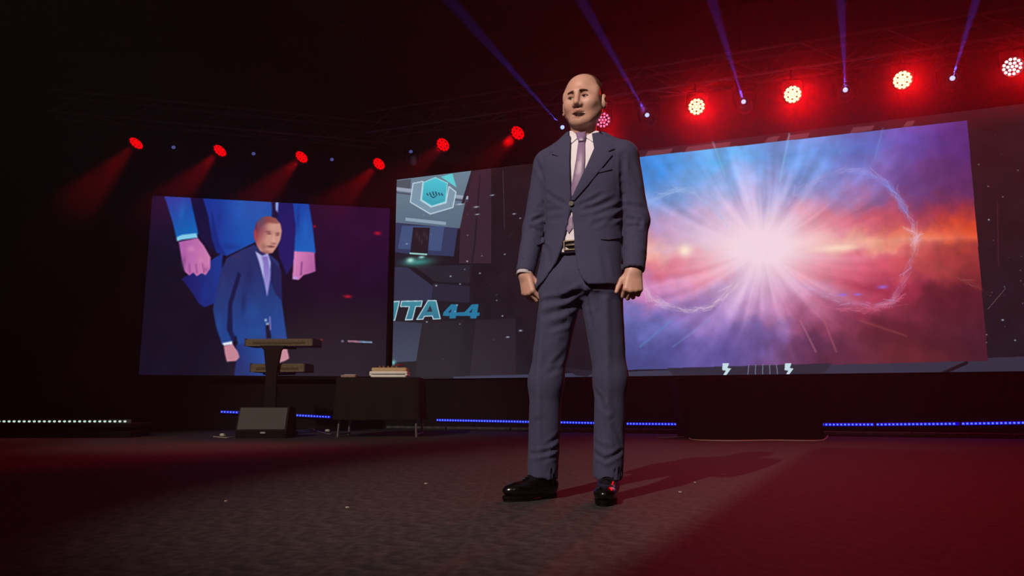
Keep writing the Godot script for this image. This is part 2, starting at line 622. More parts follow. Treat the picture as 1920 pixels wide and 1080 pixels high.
	shape([Vector2(1770, 702), Vector2(1816, 682), Vector2(1814, 676), Vector2(1760, 700)], rgb8(22, 18, 26))
	# pale roof panels of that hall above the space picture
	for q in [[1215, 1262], [1290, 1372], [1440, 1462], [1480, 1520], [1600, 1640], [1700, 1716]]:
		var y0: float = 283.0 - (q[0] - 1210) * 0.115
		var y1: float = 283.0 - (q[1] - 1210) * 0.115
		shape([Vector2(q[0], y0 + 1), Vector2(q[1], y1 + 1), Vector2(q[1] - 6, y1 + 11), Vector2(q[0] - 8, y0 + 13)], rgb8(92, 56, 66))
	# beams, cables and sparks
	stroke([Vector2(990, 345), Vector2(985, 560)], 2, rgb8(36, 30, 42))
	stroke([Vector2(900, 330), Vector2(890, 460), Vector2(880, 520)], 3, rgb8(34, 28, 40))
	stroke([Vector2(943, 320), Vector2(946, 430)], 1.5, rgb8(58, 46, 58))
	var r := RandomNumberGenerator.new()
	r.seed = 11
	for i in 110:
		var q := Vector2(r.randf_range(740, 1000), r.randf_range(360, 700)) if i % 2 else Vector2(r.randf_range(1835, 1930), r.randf_range(230, 680))
		var k := r.randf() ** 3
		blob(q, 0.8 + k * 1.4, 0.8 + k * 0.9, rgb8(200, 205, 215, 0.25 + 0.75 * k))
	for q in [[862, 383, 9, 1.6], [893, 388, 6, 1.8], [895, 402, 5, 1.4], [964, 401, 4, 1.4], [876, 490, 2, 2], [923, 366, 5, 1.4], [976, 620, 4, 2], [952, 632, 4, 1.6], [1880, 600, 3, 2]]:
		blob(Vector2(q[0], q[1]), q[2], q[3], rgb8(196, 202, 220, 0.9))
	stroke([Vector2(1852, 580), Vector2(1886, 540)], 1.2, rgb8(96, 76, 84))
	stroke([Vector2(1870, 380), Vector2(1872, 500)], 2.0, rgb8(58, 30, 44))

# the space picture in the middle of the wall: colours laid down as patches, then rays, loops of filaments and a burst
func paint_galaxy() -> void:
	var patches := [
		[1230, 300, 80, 60, 44, 138, 216], [1330, 280, 70, 50, 62, 176, 232], [1480, 262, 80, 45, 92, 158, 226], [1500, 300, 60, 60, 110, 165, 226], [1620, 255, 80, 40, 84, 116, 190], [1740, 250, 70, 50, 92, 72, 150], [1800, 270, 50, 60, 80, 48, 110],
		[1250, 375, 60, 40, 128, 160, 214], [1230, 430, 50, 35, 196, 150, 190], [1330, 340, 60, 40, 150, 176, 226], [1330, 410, 60, 30, 206, 170, 214], [1430, 360, 60, 50, 178, 180, 232], [1580, 340, 70, 40, 128, 130, 196], [1590, 372, 60, 24, 158, 116, 160], [1690, 330, 60, 50, 110, 84, 146], [1780, 340, 60, 50, 92, 54, 94],
		[1215, 475, 30, 24, 244, 178, 158], [1560, 410, 70, 26, 214, 104, 124], [1660, 410, 60, 26, 186, 84, 100], [1780, 400, 50, 22, 168, 66, 72], [1620, 452, 80, 16, 244, 170, 146], [1720, 438, 70, 16, 226, 118, 88], [1815, 430, 50, 20, 216, 84, 54],
		[1270, 508, 60, 22, 204, 92, 112], [1240, 545, 60, 30, 190, 130, 176], [1620, 500, 80, 24, 204, 84, 108], [1720, 490, 60, 26, 184, 84, 84], [1800, 490, 50, 30, 140, 58, 60], [1660, 545, 60, 30, 158, 56, 80], [1790, 560, 70, 40, 84, 34, 46],
		[1220, 610, 60, 30, 104, 112, 176], [1300, 590, 60, 30, 148, 120, 180], [1400, 560, 60, 30, 196, 160, 210], [1480, 570, 60, 30, 190, 120, 160], [1560, 590, 60, 30, 140, 70, 98], [1680, 620, 80, 30, 96, 40, 54], [1800, 640, 70, 40, 70, 34, 48],
		[1210, 665, 60, 30, 72, 76, 128], [1320, 660, 60, 30, 92, 84, 146], [1420, 640, 60, 40, 112, 96, 156], [1500, 660, 60, 30, 96, 54, 84], [1600, 670, 70, 30, 88, 42, 62], [1700, 672, 70, 26, 104, 46, 50]]
	var noise := FastNoiseLite.new()
	noise.seed = 21
	noise.frequency = 0.016
	noise.fractal_octaves = 4
	var fine := FastNoiseLite.new()
	fine.seed = 5
	fine.frequency = 1.0
	fine.fractal_octaves = 3
	var hot := Vector2(1428, 462)
	var border := [Vector2(1150, 299.5), Vector2(1813, 225.5), Vector2(1852, 676), Vector2(1150, 694)]
	var box_lo := Vector2(1e9, 1e9)
	var box_hi := -box_lo
	var frame := PackedVector2Array()
	for q in border:
		var v: Vector2 = to_canvas.call(q)
		frame.append(v)
		box_lo = box_lo.min(v)
		box_hi = box_hi.max(v)
	# photo pixel of each canvas pixel, through the plane of the wall
	var step := 3
	var gw := int((box_hi.x - box_lo.x) / step) + 2
	var gh := int((box_hi.y - box_lo.y) / step) + 2
	var low := Image.create(gw, gh, false, Image.FORMAT_RGBF)
	for gy in gh:
		for gx in gw:
			var p := led_point((box_lo.x + gx * step) / 2048.0 * LED_LONG, LED_TOP - (box_lo.y + gy * step) / 645.0 * (LED_TOP - LED_LOW), 0.02) - EYE
			var dz := -p.z * cos(TILT) + p.y * sin(TILT)
			var q := Vector2(960 + p.x / dz * FOCAL, 540 - (p.y * cos(TILT) + p.z * sin(TILT)) / dz * FOCAL)
			var wx := q.x + 26.0 * noise.get_noise_2d(q.x, q.y)
			var wy := q.y + 22.0 * noise.get_noise_2d(q.x + 900, q.y)
			var sum := Vector3.ZERO
			var total := 1e-6
			for a in patches:
				var ex: float = (wx - a[0]) / a[2]
				var ey: float = (wy - a[1]) / a[3]
				var d := ex * ex + ey * ey
				if d < 9.0:
					var k := exp(-d * 0.9)
					sum += Vector3(a[4], a[5], a[6]) * k
					total += k
			var c := sum / total / 255.0
			# rays and clouds
			var off := q - hot
			var r := off.length()
			var turn := off.angle()
			var ray := fine.get_noise_2d(cos(turn) * 2.6 + 3.0, sin(turn) * 2.6 + 0.003 * r) + 0.35 * fine.get_noise_2d(cos(turn) * 6.0, sin(turn) * 6.0 + 5.0 + 0.005 * r)
			var reach := exp(-r / 120.0)
			var level := absf(off.y) / (absf(off.x) + 1.0)
			c *= 1.0 + (0.2 if level > 0.35 else 0.07) * ray * clampf(r / 120.0, 0.0, 1.0) * clampf(1.6 - r / 330.0, 0.25, 1.0)
			c *= 0.97 + 0.1 * noise.get_noise_2d(q.x * 1.6, q.y * 1.6 + 400)
			# burst
			var e := Vector2(off.x / (1.9 + 0.3 * ray), off.y / (1.0 + 0.35 * ray)).length()
			var white := exp(-pow(e / 80.0, 2.0)) * 1.12
			var beam := exp(-absf(off.y - off.x * -0.035 + 4.0) / 11.0) * exp(-absf(off.x) / 250.0) * 0.75
			c = c.lerp(Vector3(0.98, 0.9, 0.93), clampf(white, 0.0, 1.0))
			c = c.lerp(Vector3(1.0, 0.86, 0.78), clampf(beam, 0.0, 0.9) * (1.0 - white * 0.9 if white < 1.0 else 0.0))
			c = c.lerp(Vector3(0.96, 0.84, 0.93), clampf(reach * (0.4 + 0.8 * maxf(ray, 0.0)), 0.0, 1.0) * 0.55)
			var grey := c.dot(Vector3(0.3, 0.55, 0.15))
			c = (c - Vector3.ONE * grey) * 1.22 + Vector3.ONE * grey * 0.96
			low.set_pixel(gx, gy, Color(maxf(c.x, 0.0), maxf(c.y, 0.0), maxf(c.z, 0.0)))
	low.resize(gw * step, gh * step, Image.INTERPOLATE_CUBIC)
	for y in range(maxi(0, int(box_lo.y)), mini(645, int(box_hi.y) + 1)):
		for x in range(maxi(0, int(box_lo.x)), mini(2048, int(box_hi.x) + 1)):
			var sx := x - int(box_lo.x)
			var sy := y - int(box_lo.y)
			if sx < low.get_width() and sy < low.get_height() and Geometry2D.is_point_in_polygon(Vector2(x, y), frame):
				var c := low.get_pixel(sx, sy)
				canvas.set_pixel(x, y, Color(clampf(c.r, 0, 1), clampf(c.g, 0, 1), clampf(c.b, 0, 1)))
	# loops of bright filaments
	var rnd := RandomNumberGenerator.new()
	rnd.seed = 4
	var loops := [
		[[Vector2(1465, 395), Vector2(1500, 355), Vector2(1545, 328), Vector2(1592, 318), Vector2(1632, 322), Vector2(1665, 348), Vector2(1692, 382), Vector2(1712, 420), Vector2(1718, 455), Vector2(1706, 500), Vector2(1688, 538), Vector2(1672, 565), Vector2(1640, 574), Vector2(1590, 566), Vector2(1540, 552), Vector2(1500, 532)], rgb8(196, 176, 226), 130],
		[[Vector2(1600, 318), Vector2(1640, 332), Vector2(1668, 352), Vector2(1690, 378), Vector2(1698, 396)], rgb8(128, 150, 240), 70],
		[[Vector2(1705, 430), Vector2(1722, 444), Vector2(1712, 458)], rgb8(236, 190, 214), 30],
		[[Vector2(1215, 384), Vector2(1240, 366), Vector2(1272, 355), Vector2(1300, 362), Vector2(1330, 384), Vector2(1360, 415)], rgb8(168, 196, 236), 60],
		[[Vector2(1205, 530), Vector2(1222, 560), Vector2(1250, 574), Vector2(1290, 582), Vector2(1330, 576), Vector2(1360, 552), Vector2(1385, 525)], rgb8(232, 206, 226), 110],
		[[Vector2(1520, 560), Vector2(1570, 578), Vector2(1620, 582), Vector2(1660, 574), Vector2(1690, 558)], rgb8(210, 110, 140), 70],
		[[Vector2(1700, 478), Vector2(1750, 496), Vector2(1810, 526), Vector2(1845, 545)], rgb8(150, 80, 76), 26]]
	for lp in loops:
		var path: Array = lp[0]
		for k in int(lp[2]):
			var t := rnd.randf() * (path.size() - 1)
			var i := mini(int(t), path.size() - 2)
			var a: Vector2 = path[i].lerp(path[i + 1], t - i) + Vector2(rnd.randfn(0, 4), rnd.randfn(0, 3.4))
			var dir: Vector2 = (path[i + 1] - path[i]).normalized().rotated(rnd.randfn(0, 0.28))
			var long := rnd.randf_range(8, 30)
			var col: Color = lp[1]
			col.a = rnd.randf_range(0.1, 0.4)
			stroke([a - dir * long * 0.5, a + dir * long * 0.5], rnd.randf_range(0.8, 1.9), col)
		for i in path.size() - 1:
			for k in 4:
				var col: Color = lp[1]
				col.a = 0.13
				blob(path[i].lerp(path[i + 1], k / 4.0), 9, 7, col)
	for q in [[1580, 553, 10, 3], [1655, 538, 12, 4], [1608, 552, 8, 3]]:
		blob(Vector2(q[0], q[1]), q[2], q[3], rgb8(150, 110, 240, 0.8))
	blob(Vector2(1284, 470), 16, 14, rgb8(255, 236, 214, 0.95))
	blob(Vector2(1570, 465), 60, 8, rgb8(255, 226, 206, 0.75))
	# long faint streaks
	for q in [[1330, 600, 1262, 650, 120, 150, 206, 0.4], [1500, 600, 1530, 660, 190, 120, 150, 0.5], [1545, 600, 1568, 660, 176, 96, 110, 0.5], [1480, 250, 1462, 340, 130, 206, 236, 0.5], [1335, 262, 1360, 330, 120, 200, 236, 0.45], [1655, 240, 1640, 300, 110, 150, 214, 0.35], [1610, 600, 1700, 630, 160, 84, 80, 0.4], [1200, 650, 1260, 600, 84, 150, 206, 0.5]]:
		stroke([Vector2(q[0], q[1]), Vector2(q[2], q[3])], 5, rgb8(q[4], q[5], q[6], q[7] * 0.45))
		stroke([Vector2(q[0], q[1]), Vector2(q[2], q[3])], 2, rgb8(q[4], q[5], q[6], q[7] * 0.6))
	# two bolts and a row of lines on the pale band below
	shape([Vector2(1250, 690), Vector2(1560, 681), Vector2(1540, 706), Vector2(1270, 712)], rgb8(40, 40, 54, 0.8))
	for x in [1363.0, 1480.0]:
		shape([Vector2(x - 8, 681), Vector2(x + 4, 681), Vector2(x + 1, 690), Vector2(x + 8, 691), Vector2(x - 3, 706), Vector2(x - 9, 706), Vector2(x - 2, 695), Vector2(x - 9, 694)], rgb8(196, 222, 230))
	for k in 5:
		stroke([Vector2(1404 + 13 * k, 684), Vector2(1402 + 14 * k, 704)], 1.6, rgb8(110, 124, 142))

func build_side_screen() -> void:
	var w := 900
	var h := 700
	var n := side_basis().z
	var d := side_basis().x
	var low := 0.8
	var top := 3.5
	var long := SIDE_A.distance_to(SIDE_B)
	canvas = Image.create(w, h, false, Image.FORMAT_RGB8)
	var c4 := func(q: Vector2) -> Vector2:
		var p := on_plane(200 + q.x / 2.843, 340 + q.y / 2.843, SIDE_A + n * 0.02, n)
		return Vector2((p - SIDE_A).dot(d) / long * w, (top - p.y) / (top - low) * h)
	to_canvas = c4
	paint_live_picture()
	canvas.resize(w / 5, h / 5, Image.INTERPOLATE_LANCZOS)
	canvas.resize(w, h, Image.INTERPOLATE_CUBIC)
	var o := thing("side_screen", SIDE_A + Vector3(0, low, 0), "dark blue side screen with a live picture of a man in a blue suit", "screen")
	o.basis = side_basis()
	put("frame", box(Vector3(long + 0.1, top - low + 0.1, 0.1), Vector3(long / 2, (top - low) / 2, -0.05), 0.005), mat("frame_black", Color(0.03, 0.03, 0.035), 0.8), o)
	var sc := put("screen", screen_face(long, top - low), screen_material("side_screen_picture", canvas, 1.0), o)
	sc.position.z = 0.02
	area("side_screen_light", SIDE_A + d * long / 2 + n * 0.05 + Vector3(0, 2.15, 0), n, Vector2(long, top - low), Color(0.2, 0.25, 0.8), 0.25)

func paint_live_picture() -> void:
	var noise := FastNoiseLite.new()
	noise.frequency = 0.006
	noise.seed = 2
	for y in canvas.get_height():
		for x in canvas.get_width():
			var u := float(x) / canvas.get_width()  # mouth opening, its shade put in as a dark colour
			var v := float(y) / canvas.get_height()
			var c := rgb8(24, 13, 46).lerp(rgb8(16, 13, 32), smoothstep(0.0, 0.5, v))
			c = c.lerp(rgb8(36, 10, 48).lerp(rgb8(20, 9, 28), smoothstep(0.2, 0.8, v)), smoothstep(0.45, 0.8, u))
			c = c.lerp(rgb8(20, 17, 40), smoothstep(0.7, 1.0, v) * 0.5)
			canvas.set_pixel(x, y, c * (1.0 + 0.16 * noise.get_noise_2d(x, y)))
	var V := func(a: Array) -> Array:
		var out := []
		for i in range(0, a.size(), 2): out.append(Vector2(a[i], a[i + 1]))
		return out
	var blue := rgb8(14, 82, 176)
	var deep := rgb8(26, 34, 128)
	var ink := rgb8(18, 14, 58)
	# the enlarged suit and hands at the back of the picture
	shape(V.call([400, 520, 620, 380, 600, 640, 520, 672, 490, 650, 460, 600]), rgb8(24, 30, 104), rgb8(22, 52, 140), Vector2(440, 560), Vector2(600, 540))
	shape(V.call([296, 55, 450, 60, 492, 282, 372, 304, 352, 220, 318, 110]), rgb8(26, 60, 160), rgb8(12, 98, 184), Vector2(340, 100), Vector2(450, 260))
	shape(V.call([440, 60, 520, 62, 600, 310, 640, 400, 540, 350, 490, 285]), ink)
	shape(V.call([505, 62, 885, 85, 880, 200, 800, 320, 640, 398, 585, 380, 560, 300, 540, 180]), rgb8(24, 50, 150), blue, Vector2(540, 200), Vector2(720, 190))
	shape(V.call([560, 140, 600, 330, 640, 395, 590, 380, 555, 300]), rgb8(18, 34, 112, 0.6))
	shape(V.call([880, 85, 1010, 95, 1005, 420, 960, 500, 920, 400]), rgb8(30, 24, 98))
	shape(V.call([990, 92, 1075, 100, 1098, 240, 1114, 384, 1000, 374, 1008, 240]), rgb8(16, 66, 168), rgb8(14, 92, 186), Vector2(1010, 120), Vector2(1090, 340))
	shape(V.call([876, 88, 918, 90, 912, 190, 890, 230]), rgb8(30, 18, 60))
	shape(V.call([900, 90, 918, 92, 912, 168, 900, 150]), rgb8(140, 160, 226))
	shape(V.call([372, 298, 400, 285, 478, 276, 486, 300, 400, 312, 374, 320]), rgb8(130, 204, 236))
	shape(V.call([384, 322, 486, 302, 520, 345, 554, 405, 552, 465, 528, 500, 506, 490, 480, 506, 462, 486, 440, 502, 416, 482, 400, 420]), rgb8(176, 96, 170), rgb8(206, 124, 176), Vector2(400, 400), Vector2(540, 420))
	for k in 3:
		stroke([Vector2(440 + 36 * k, 440), Vector2(444 + 38 * k, 490)], 6, rgb8(120, 48, 120, 0.6))
	for q in [[450, 360, 30, 20, 220, 140, 186, 0.6], [500, 420, 20, 20, 214, 130, 180, 0.6], [410, 430, 14, 40, 120, 60, 130, 0.6], [530, 470, 16, 18, 130, 60, 130, 0.5]]:
		blob(Vector2(q[0], q[1]), q[2], q[3], rgb8(q[4], q[5], q[6], q[7]))
	shape(V.call([1000, 372, 1108, 378, 1114, 480, 1080, 492, 1050, 500, 1024, 526, 990, 522, 994, 450]), rgb8(214, 130, 186), rgb8(176, 92, 160), Vector2(1000, 420), Vector2(1110, 440))
	stroke([Vector2(1040, 430), Vector2(1036, 500)], 8, rgb8(110, 44, 110, 0.7))
	blob(Vector2(1008, 515), 14, 9, rgb8(170, 170, 250, 0.8))
	# the speaker in front of it
	shape(V.call([690, 870, 930, 860, 905, 960, 890, 1060, 675, 1060, 690, 960]), rgb8(30, 46, 110), rgb8(24, 70, 150), Vector2(700, 960), Vector2(820, 920))
	shape(V.call([785, 338, 720, 365, 640, 410, 612, 470, 590, 560, 566, 680, 580, 760, 615, 872, 672, 858, 690, 820, 700, 870, 940, 850, 962, 840, 950, 760, 934, 640, 932, 500, 916, 430, 880, 398, 860, 384]), rgb8(36, 46, 104), rgb8(28, 68, 142), Vector2(640, 480), Vector2(740, 800))
	shape(V.call([700, 480, 716, 500, 668, 660, 672, 800, 700, 860, 668, 850, 640, 790, 648, 650]), rgb8(16, 18, 58, 0.8))
	shape(V.call([880, 420, 930, 470, 936, 640, 900, 600, 876, 540]), rgb8(28, 34, 88))
	shape(V.call([792, 372, 828, 396, 860, 386, 874, 430, 872, 520, 856, 616, 836, 520, 812, 430]), rgb8(176, 176, 226))
	shape(V.call([826, 400, 858, 398, 870, 470, 870, 530, 856, 612, 838, 530, 836, 440]), rgb8(128, 110, 190), rgb8(150, 140, 214), Vector2(850, 400), Vector2(850, 560))
	shape(V.call([846, 770, 866, 760, 878, 836, 852, 840]), rgb8(16, 14, 40))
	var face := [790, 250, 784, 290, 798, 340, 818, 372, 850, 388, 884, 382, 906, 352, 926, 312, 934, 266, 926, 226, 902, 196, 862, 184, 820, 194, 798, 220]
	shape(V.call(face), rgb8(128, 38, 52), rgb8(206, 148, 134), Vector2(786, 270), Vector2(858, 300))
	shape(V.call([800, 218, 822, 194, 862, 184, 902, 196, 924, 222, 905, 226, 860, 220, 824, 236, 806, 262]), rgb8(132, 66, 66, 0.75))
	blob(Vector2(880, 240), 36, 20, rgb8(214, 164, 146, 0.7))
	shape(V.call([784, 262, 794, 256, 800, 300, 794, 322, 786, 305]), rgb8(176, 60, 66))
	for q in [[862, 268, 20, 4, 0.8], [912, 276, 15, 4, 0.8], [866, 279, 14, 5, 0.9], [910, 286, 11, 5, 0.9], [890, 332, 16, 4, 0.7], [876, 348, 26, 6, 0.95], [836, 350, 18, 26, 0.35]]:
		blob(Vector2(q[0], q[1]), q[2], q[3], rgb8(84, 34, 44, q[4]))
	shape(V.call([890, 280, 900, 322, 886, 328, 882, 316]), rgb8(226, 172, 152, 0.6))
	blob(Vector2(846, 378), 40, 10, rgb8(90, 36, 56, 0.5))
	# folds of the two suits
	for q in [[600, 200, 20, 90, 18, 40, 130, 0.5], [700, 160, 50, 80, 16, 100, 196, 0.4], [660, 350, 60, 20, 14, 40, 120, 0.5], [820, 180, 30, 90, 16, 96, 190, 0.35], [400, 160, 20, 60, 16, 116, 206, 0.5], [1060, 250, 18, 80, 18, 116, 206, 0.45], [1020, 200, 10, 90, 14, 40, 120, 0.6],
			[620, 560, 20, 80, 44, 58, 122, 0.6], [600, 760, 18, 60, 40, 78, 150, 0.6], [760, 500, 26, 80, 26, 34, 84, 0.5], [780, 700, 50, 60, 34, 84, 160, 0.5], [730, 640, 14, 70, 20, 28, 80, 0.6], [800, 800, 60, 30, 30, 86, 164, 0.4], [690, 400, 40, 18, 62, 50, 100, 0.5], [905, 700, 16, 80, 30, 74, 150, 0.5], [520, 600, 30, 60, 24, 60, 160, 0.4]]:
		blob(Vector2(q[0], q[1]), q[2], q[3], rgb8(q[4], q[5], q[6], q[7]))
	for q in [[848, 740], [857, 760]]:
		blob(Vector2(q[0], q[1]), 8, 8, rgb8(214, 220, 240))
	stroke([Vector2(870, 722), Vector2(872, 790)], 7, rgb8(140, 120, 190))
	shape(V.call([616, 862, 668, 852, 672, 868, 624, 876]), rgb8(222, 226, 240))
	shape(V.call([624, 878, 672, 868, 700, 910, 708, 938, 690, 958, 640, 962, 630, 920]), rgb8(196, 132, 150))
	shape(V.call([920, 892, 962, 892, 974, 944, 950, 958, 918, 968]), rgb8(200, 136, 154))
	# red and white lights in the picture
	for q in [[1444, 277, 22, 12], [1285, 614, 26, 10], [1144, 847, 9, 8], [1108, 240, 10, 8]]:
		blob(Vector2(q[0], q[1]), q[2], q[3], rgb8(220, 18, 44, 0.85))
	stroke([Vector2(1286, 852), Vector2(1350, 855)], 7, rgb8(220, 150, 180))
	stroke([Vector2(1350, 855), Vector2(1414, 858)], 7, rgb8(150, 196, 226))
	blob(Vector2(1257, 852), 7, 6, rgb8(190, 190, 220))

# ---------------------------------------------------------------- trusses and lamps
const ROW_OUT := 0.3     # the lamp row hangs this far in front of the LED wall

func truss(called: String, a: Vector3, b: Vector3, label: String) -> void:
	# four chords, with braces on the front, the bottom and the back
	var o := thing(called, a, label, "truss")
	var x := (b - a).normalized()
	var z := x.cross(Vector3.UP).normalized()
	o.basis = Basis(x, Vector3.UP, z)
	var long := a.distance_to(b)
	var metal := mat("truss_aluminium", Color(0.58, 0.56, 0.58), 0.4, 0.5, 4.0, 0.3)
	for y in [0.0, 0.34]:
		for d in [-0.15, 0.15]:
			put("chord", bar(Vector3(0, y, d), Vector3(long, y, d), 0.022, 8), metal, o)
	var n := int(round(long / 0.5))
	var step := long / n
	var front := bar(Vector3(0, 0, 0.15), Vector3(step, 0.34, 0.15), 0.011, 6)
	var front2 := bar(Vector3(0, 0.34, 0.15), Vector3(step, 0, 0.15), 0.011, 6)
	var back := bar(Vector3(0, 0, -0.15), Vector3(step, 0.34, -0.15), 0.011, 6)
	var back2 := bar(Vector3(0, 0.34, -0.15), Vector3(step, 0, -0.15), 0.011, 6)
	var under := bar(Vector3(0, 0, -0.15), Vector3(step, 0, 0.15), 0.011, 6)
	var under2 := bar(Vector3(0, 0, 0.15), Vector3(step, 0, -0.15), 0.011, 6)
	for i in n:
		for m in ([front, back, under] if i % 2 == 0 else [front2, back2, under2]):
			put("brace", m, metal, o).position = Vector3(step * i, 0, 0)
	# hoist wires up to the roof
	for k in 3:
		var at := long * (0.12 + 0.38 * k)
		put("hoist_wire", bar(Vector3(at, 0.34, 0), Vector3(at, 8.985 - a.y, 0), 0.008, 5), mat("wire_dark", Color(0.12, 0.12, 0.12), 0.6), o)

func aimed(o: Node3D, from: Vector3, to: Vector3) -> void:
	# the node's +z looks at the target
	var z := (to - from).normalized()
	var x := Vector3.UP.cross(z).normalized()
	o.transform = Transform3D(Basis(x, z.cross(x), z), from)

var par_body: ArrayMesh
var par_rim: ArrayMesh
var par_lens: ArrayMesh
var par_back: ArrayMesh

func par_lamp(px: float, py: float, plane_p: Vector3, plane_n: Vector3, target: Vector3, on: Material, label: String, group: String, light: Color, energy: float, half: float, hang: float, spill: float, lens_size := 1.0) -> void:
	var from := on_plane(px, py, plane_p, plane_n)
	var o := thing("par_lamp", from, label, "stage light", group)
	if par_body == null:
		par_body = lathe([Vector2(0, -0.17), Vector2(0.07, -0.17), Vector2(0.085, -0.155), Vector2(0.112, -0.05), Vector2(0.118, -0.01), Vector2(0.118, 0.012), Vector2(0.108, 0.012), Vector2(0.106, -0.008), Vector2(0, -0.008)], 28)
		par_rim = lathe([Vector2(0.11, 0.012), Vector2(0.122, 0.012), Vector2(0.124, 0.024), Vector2(0.112, 0.026), Vector2(0.108, 0.014)], 28)
		par_lens = lathe([Vector2(0.0218, -0.006), Vector2(0.0218, 0.0), Vector2(0.016, 0.006), Vector2(0.0, 0.008)], 10, true)
		par_back = box(Vector3(0.09, 0.05, 0.04), Vector3(0, 0, -0.185), 0.008)
	var black := mat("lamp_black", Color(0.05, 0.05, 0.055), 0.45, 0.3)
	# the yoke hangs straight, the head is turned in it
	var head := Node3D.new()
	head.name = "head"
	o.add_child(head)
	aimed(head, Vector3.ZERO, target - from)
	put("housing", par_body, black, head)
	put("rim", par_rim, black, head)
	put("rear_box", par_back, black, head)
	put("led", par_lens, on, head)
	for k in 6:
		put("led", par_lens, on, head).position = Vector3(cos(TAU * k / 6), sin(TAU * k / 6), 0) * 0.044
	for k in 12:
		put("led", par_lens, on, head).position = Vector3(cos(TAU * (k + 0.5) / 12), sin(TAU * (k + 0.5) / 12), 0) * 0.086
	for led in head.find_children("led*", "MeshInstance3D", false, false):
		led.scale = Vector3(lens_size, lens_size, 1.0)
	var side := head.basis.x
	side.y = 0
	side = side.normalized()
	put("yoke", tube([side * 0.13, side * 0.135 + Vector3(0, 0.16, 0), side * 0.1 + Vector3(0, 0.2, 0), side * -0.1 + Vector3(0, 0.2, 0), side * -0.135 + Vector3(0, 0.16, 0), side * -0.13], 0.012, 6), black, o)
	put("clamp", bar(Vector3(0, 0.2, 0), Vector3(0, hang - 0.022 - from.y, 0), 0.02, 8), black, o)
	var fwd: Vector3 = (target - from).normalized()
	spot(numbered("par_light"), from + fwd * 0.05, target, light, energy, half, 0.045, 0.9)
	# wide light added at the lamp for red halos and a red floor
	if spill > 0.0: spot(numbered("par_halo_light"), from + fwd * 0.05, target, light, spill, 86.0, 0.09, 1.0)

func beam_lamp(px: float, py: float, to_px: Vector2, depth: float, label: String, group: String, energy: float, hang: float, plane_p: Vector3, plane_n: Vector3, lens_mat: Material) -> void:
	var lens := on_plane(px, py, plane_p, plane_n)
	var target := at_depth(to_px.x, to_px.y, depth)
	var fwd := (target - lens).normalized()
	var pivot := lens - fwd * 0.19
	var o := thing("moving_head_lamp", pivot, label, "stage light", group)
	var black := mat("lamp_black", Color(0.05, 0.05, 0.055), 0.45, 0.3)
	var dome := mat("lamp_head_grey", Color(0.16, 0.15, 0.17), 0.4, 0.1)
	var head := Node3D.new()
	head.name = "head"
	o.add_child(head)
	aimed(head, Vector3.ZERO, fwd)
	put("housing", lathe([Vector2(0, -0.16), Vector2(0.06, -0.15), Vector2(0.095, -0.11), Vector2(0.108, -0.04), Vector2(0.1, 0.05), Vector2(0.078, 0.13), Vector2(0.07, 0.175), Vector2(0.06, 0.175), Vector2(0.055, 0.165), Vector2(0, 0.165)], 24, true), dome, head)
	var l := put("lens", lathe([Vector2(0.03, 0.0), Vector2(0.026, 0.008), Vector2(0.014, 0.014), Vector2(0, 0.016)], 16, true), lens_mat, head)
	l.position.z = 0.172
	var side := head.basis.x
	side.y = 0
	side = side.normalized()
	put("yoke", tube([side * 0.11 + Vector3(0, -0.03, 0), side * 0.14 + Vector3(0, 0.05, 0), side * 0.14 + Vector3(0, 0.15, 0), side * 0.08 + Vector3(0, 0.19, 0), side * -0.08 + Vector3(0, 0.19, 0), side * -0.14 + Vector3(0, 0.15, 0), side * -0.14 + Vector3(0, 0.05, 0), side * -0.11 + Vector3(0, -0.03, 0)], 0.022, 8), black, o)
	put("base", box(Vector3(0.28, 0.08, 0.22), Vector3(0, 0.24, 0), 0.02), black, o)
	put("clamp", bar(Vector3(0, 0.26, 0), Vector3(0, maxf(0.3, hang - 0.02 - pivot.y), 0) + plane_n * (plane_p - pivot).dot(plane_n), 0.018, 8), black, o)
	if energy > 0.0:
		spot(numbered("beam_light"), lens + fwd * 0.015, target, Color(0.3, 0.3, 1.0), energy, 0.8, 0.0, 0.2)

func extra_haze(called: String, centre: Vector3, axes: Basis, size: Vector3, density: float) -> void:
	# extra haze put along a lamp row to bring out halos and beams
	var f := FogVolume.new()
	f.name = numbered(called)
	f.size = size
	f.shape = RenderingServer.FOG_VOLUME_SHAPE_ELLIPSOID
	var m := FogMaterial.new()
	m.density = density
	m.albedo = Color(0.96, 0.96, 0.96)
	f.material = m
	add_child(f)
	f.transform = Transform3D(axes, centre)
	f.set_meta("kind", "stuff")
	tag(f, "extra haze along the row of red lamps, put there for their halos and beams", "haze", "haze along the lamp rows")

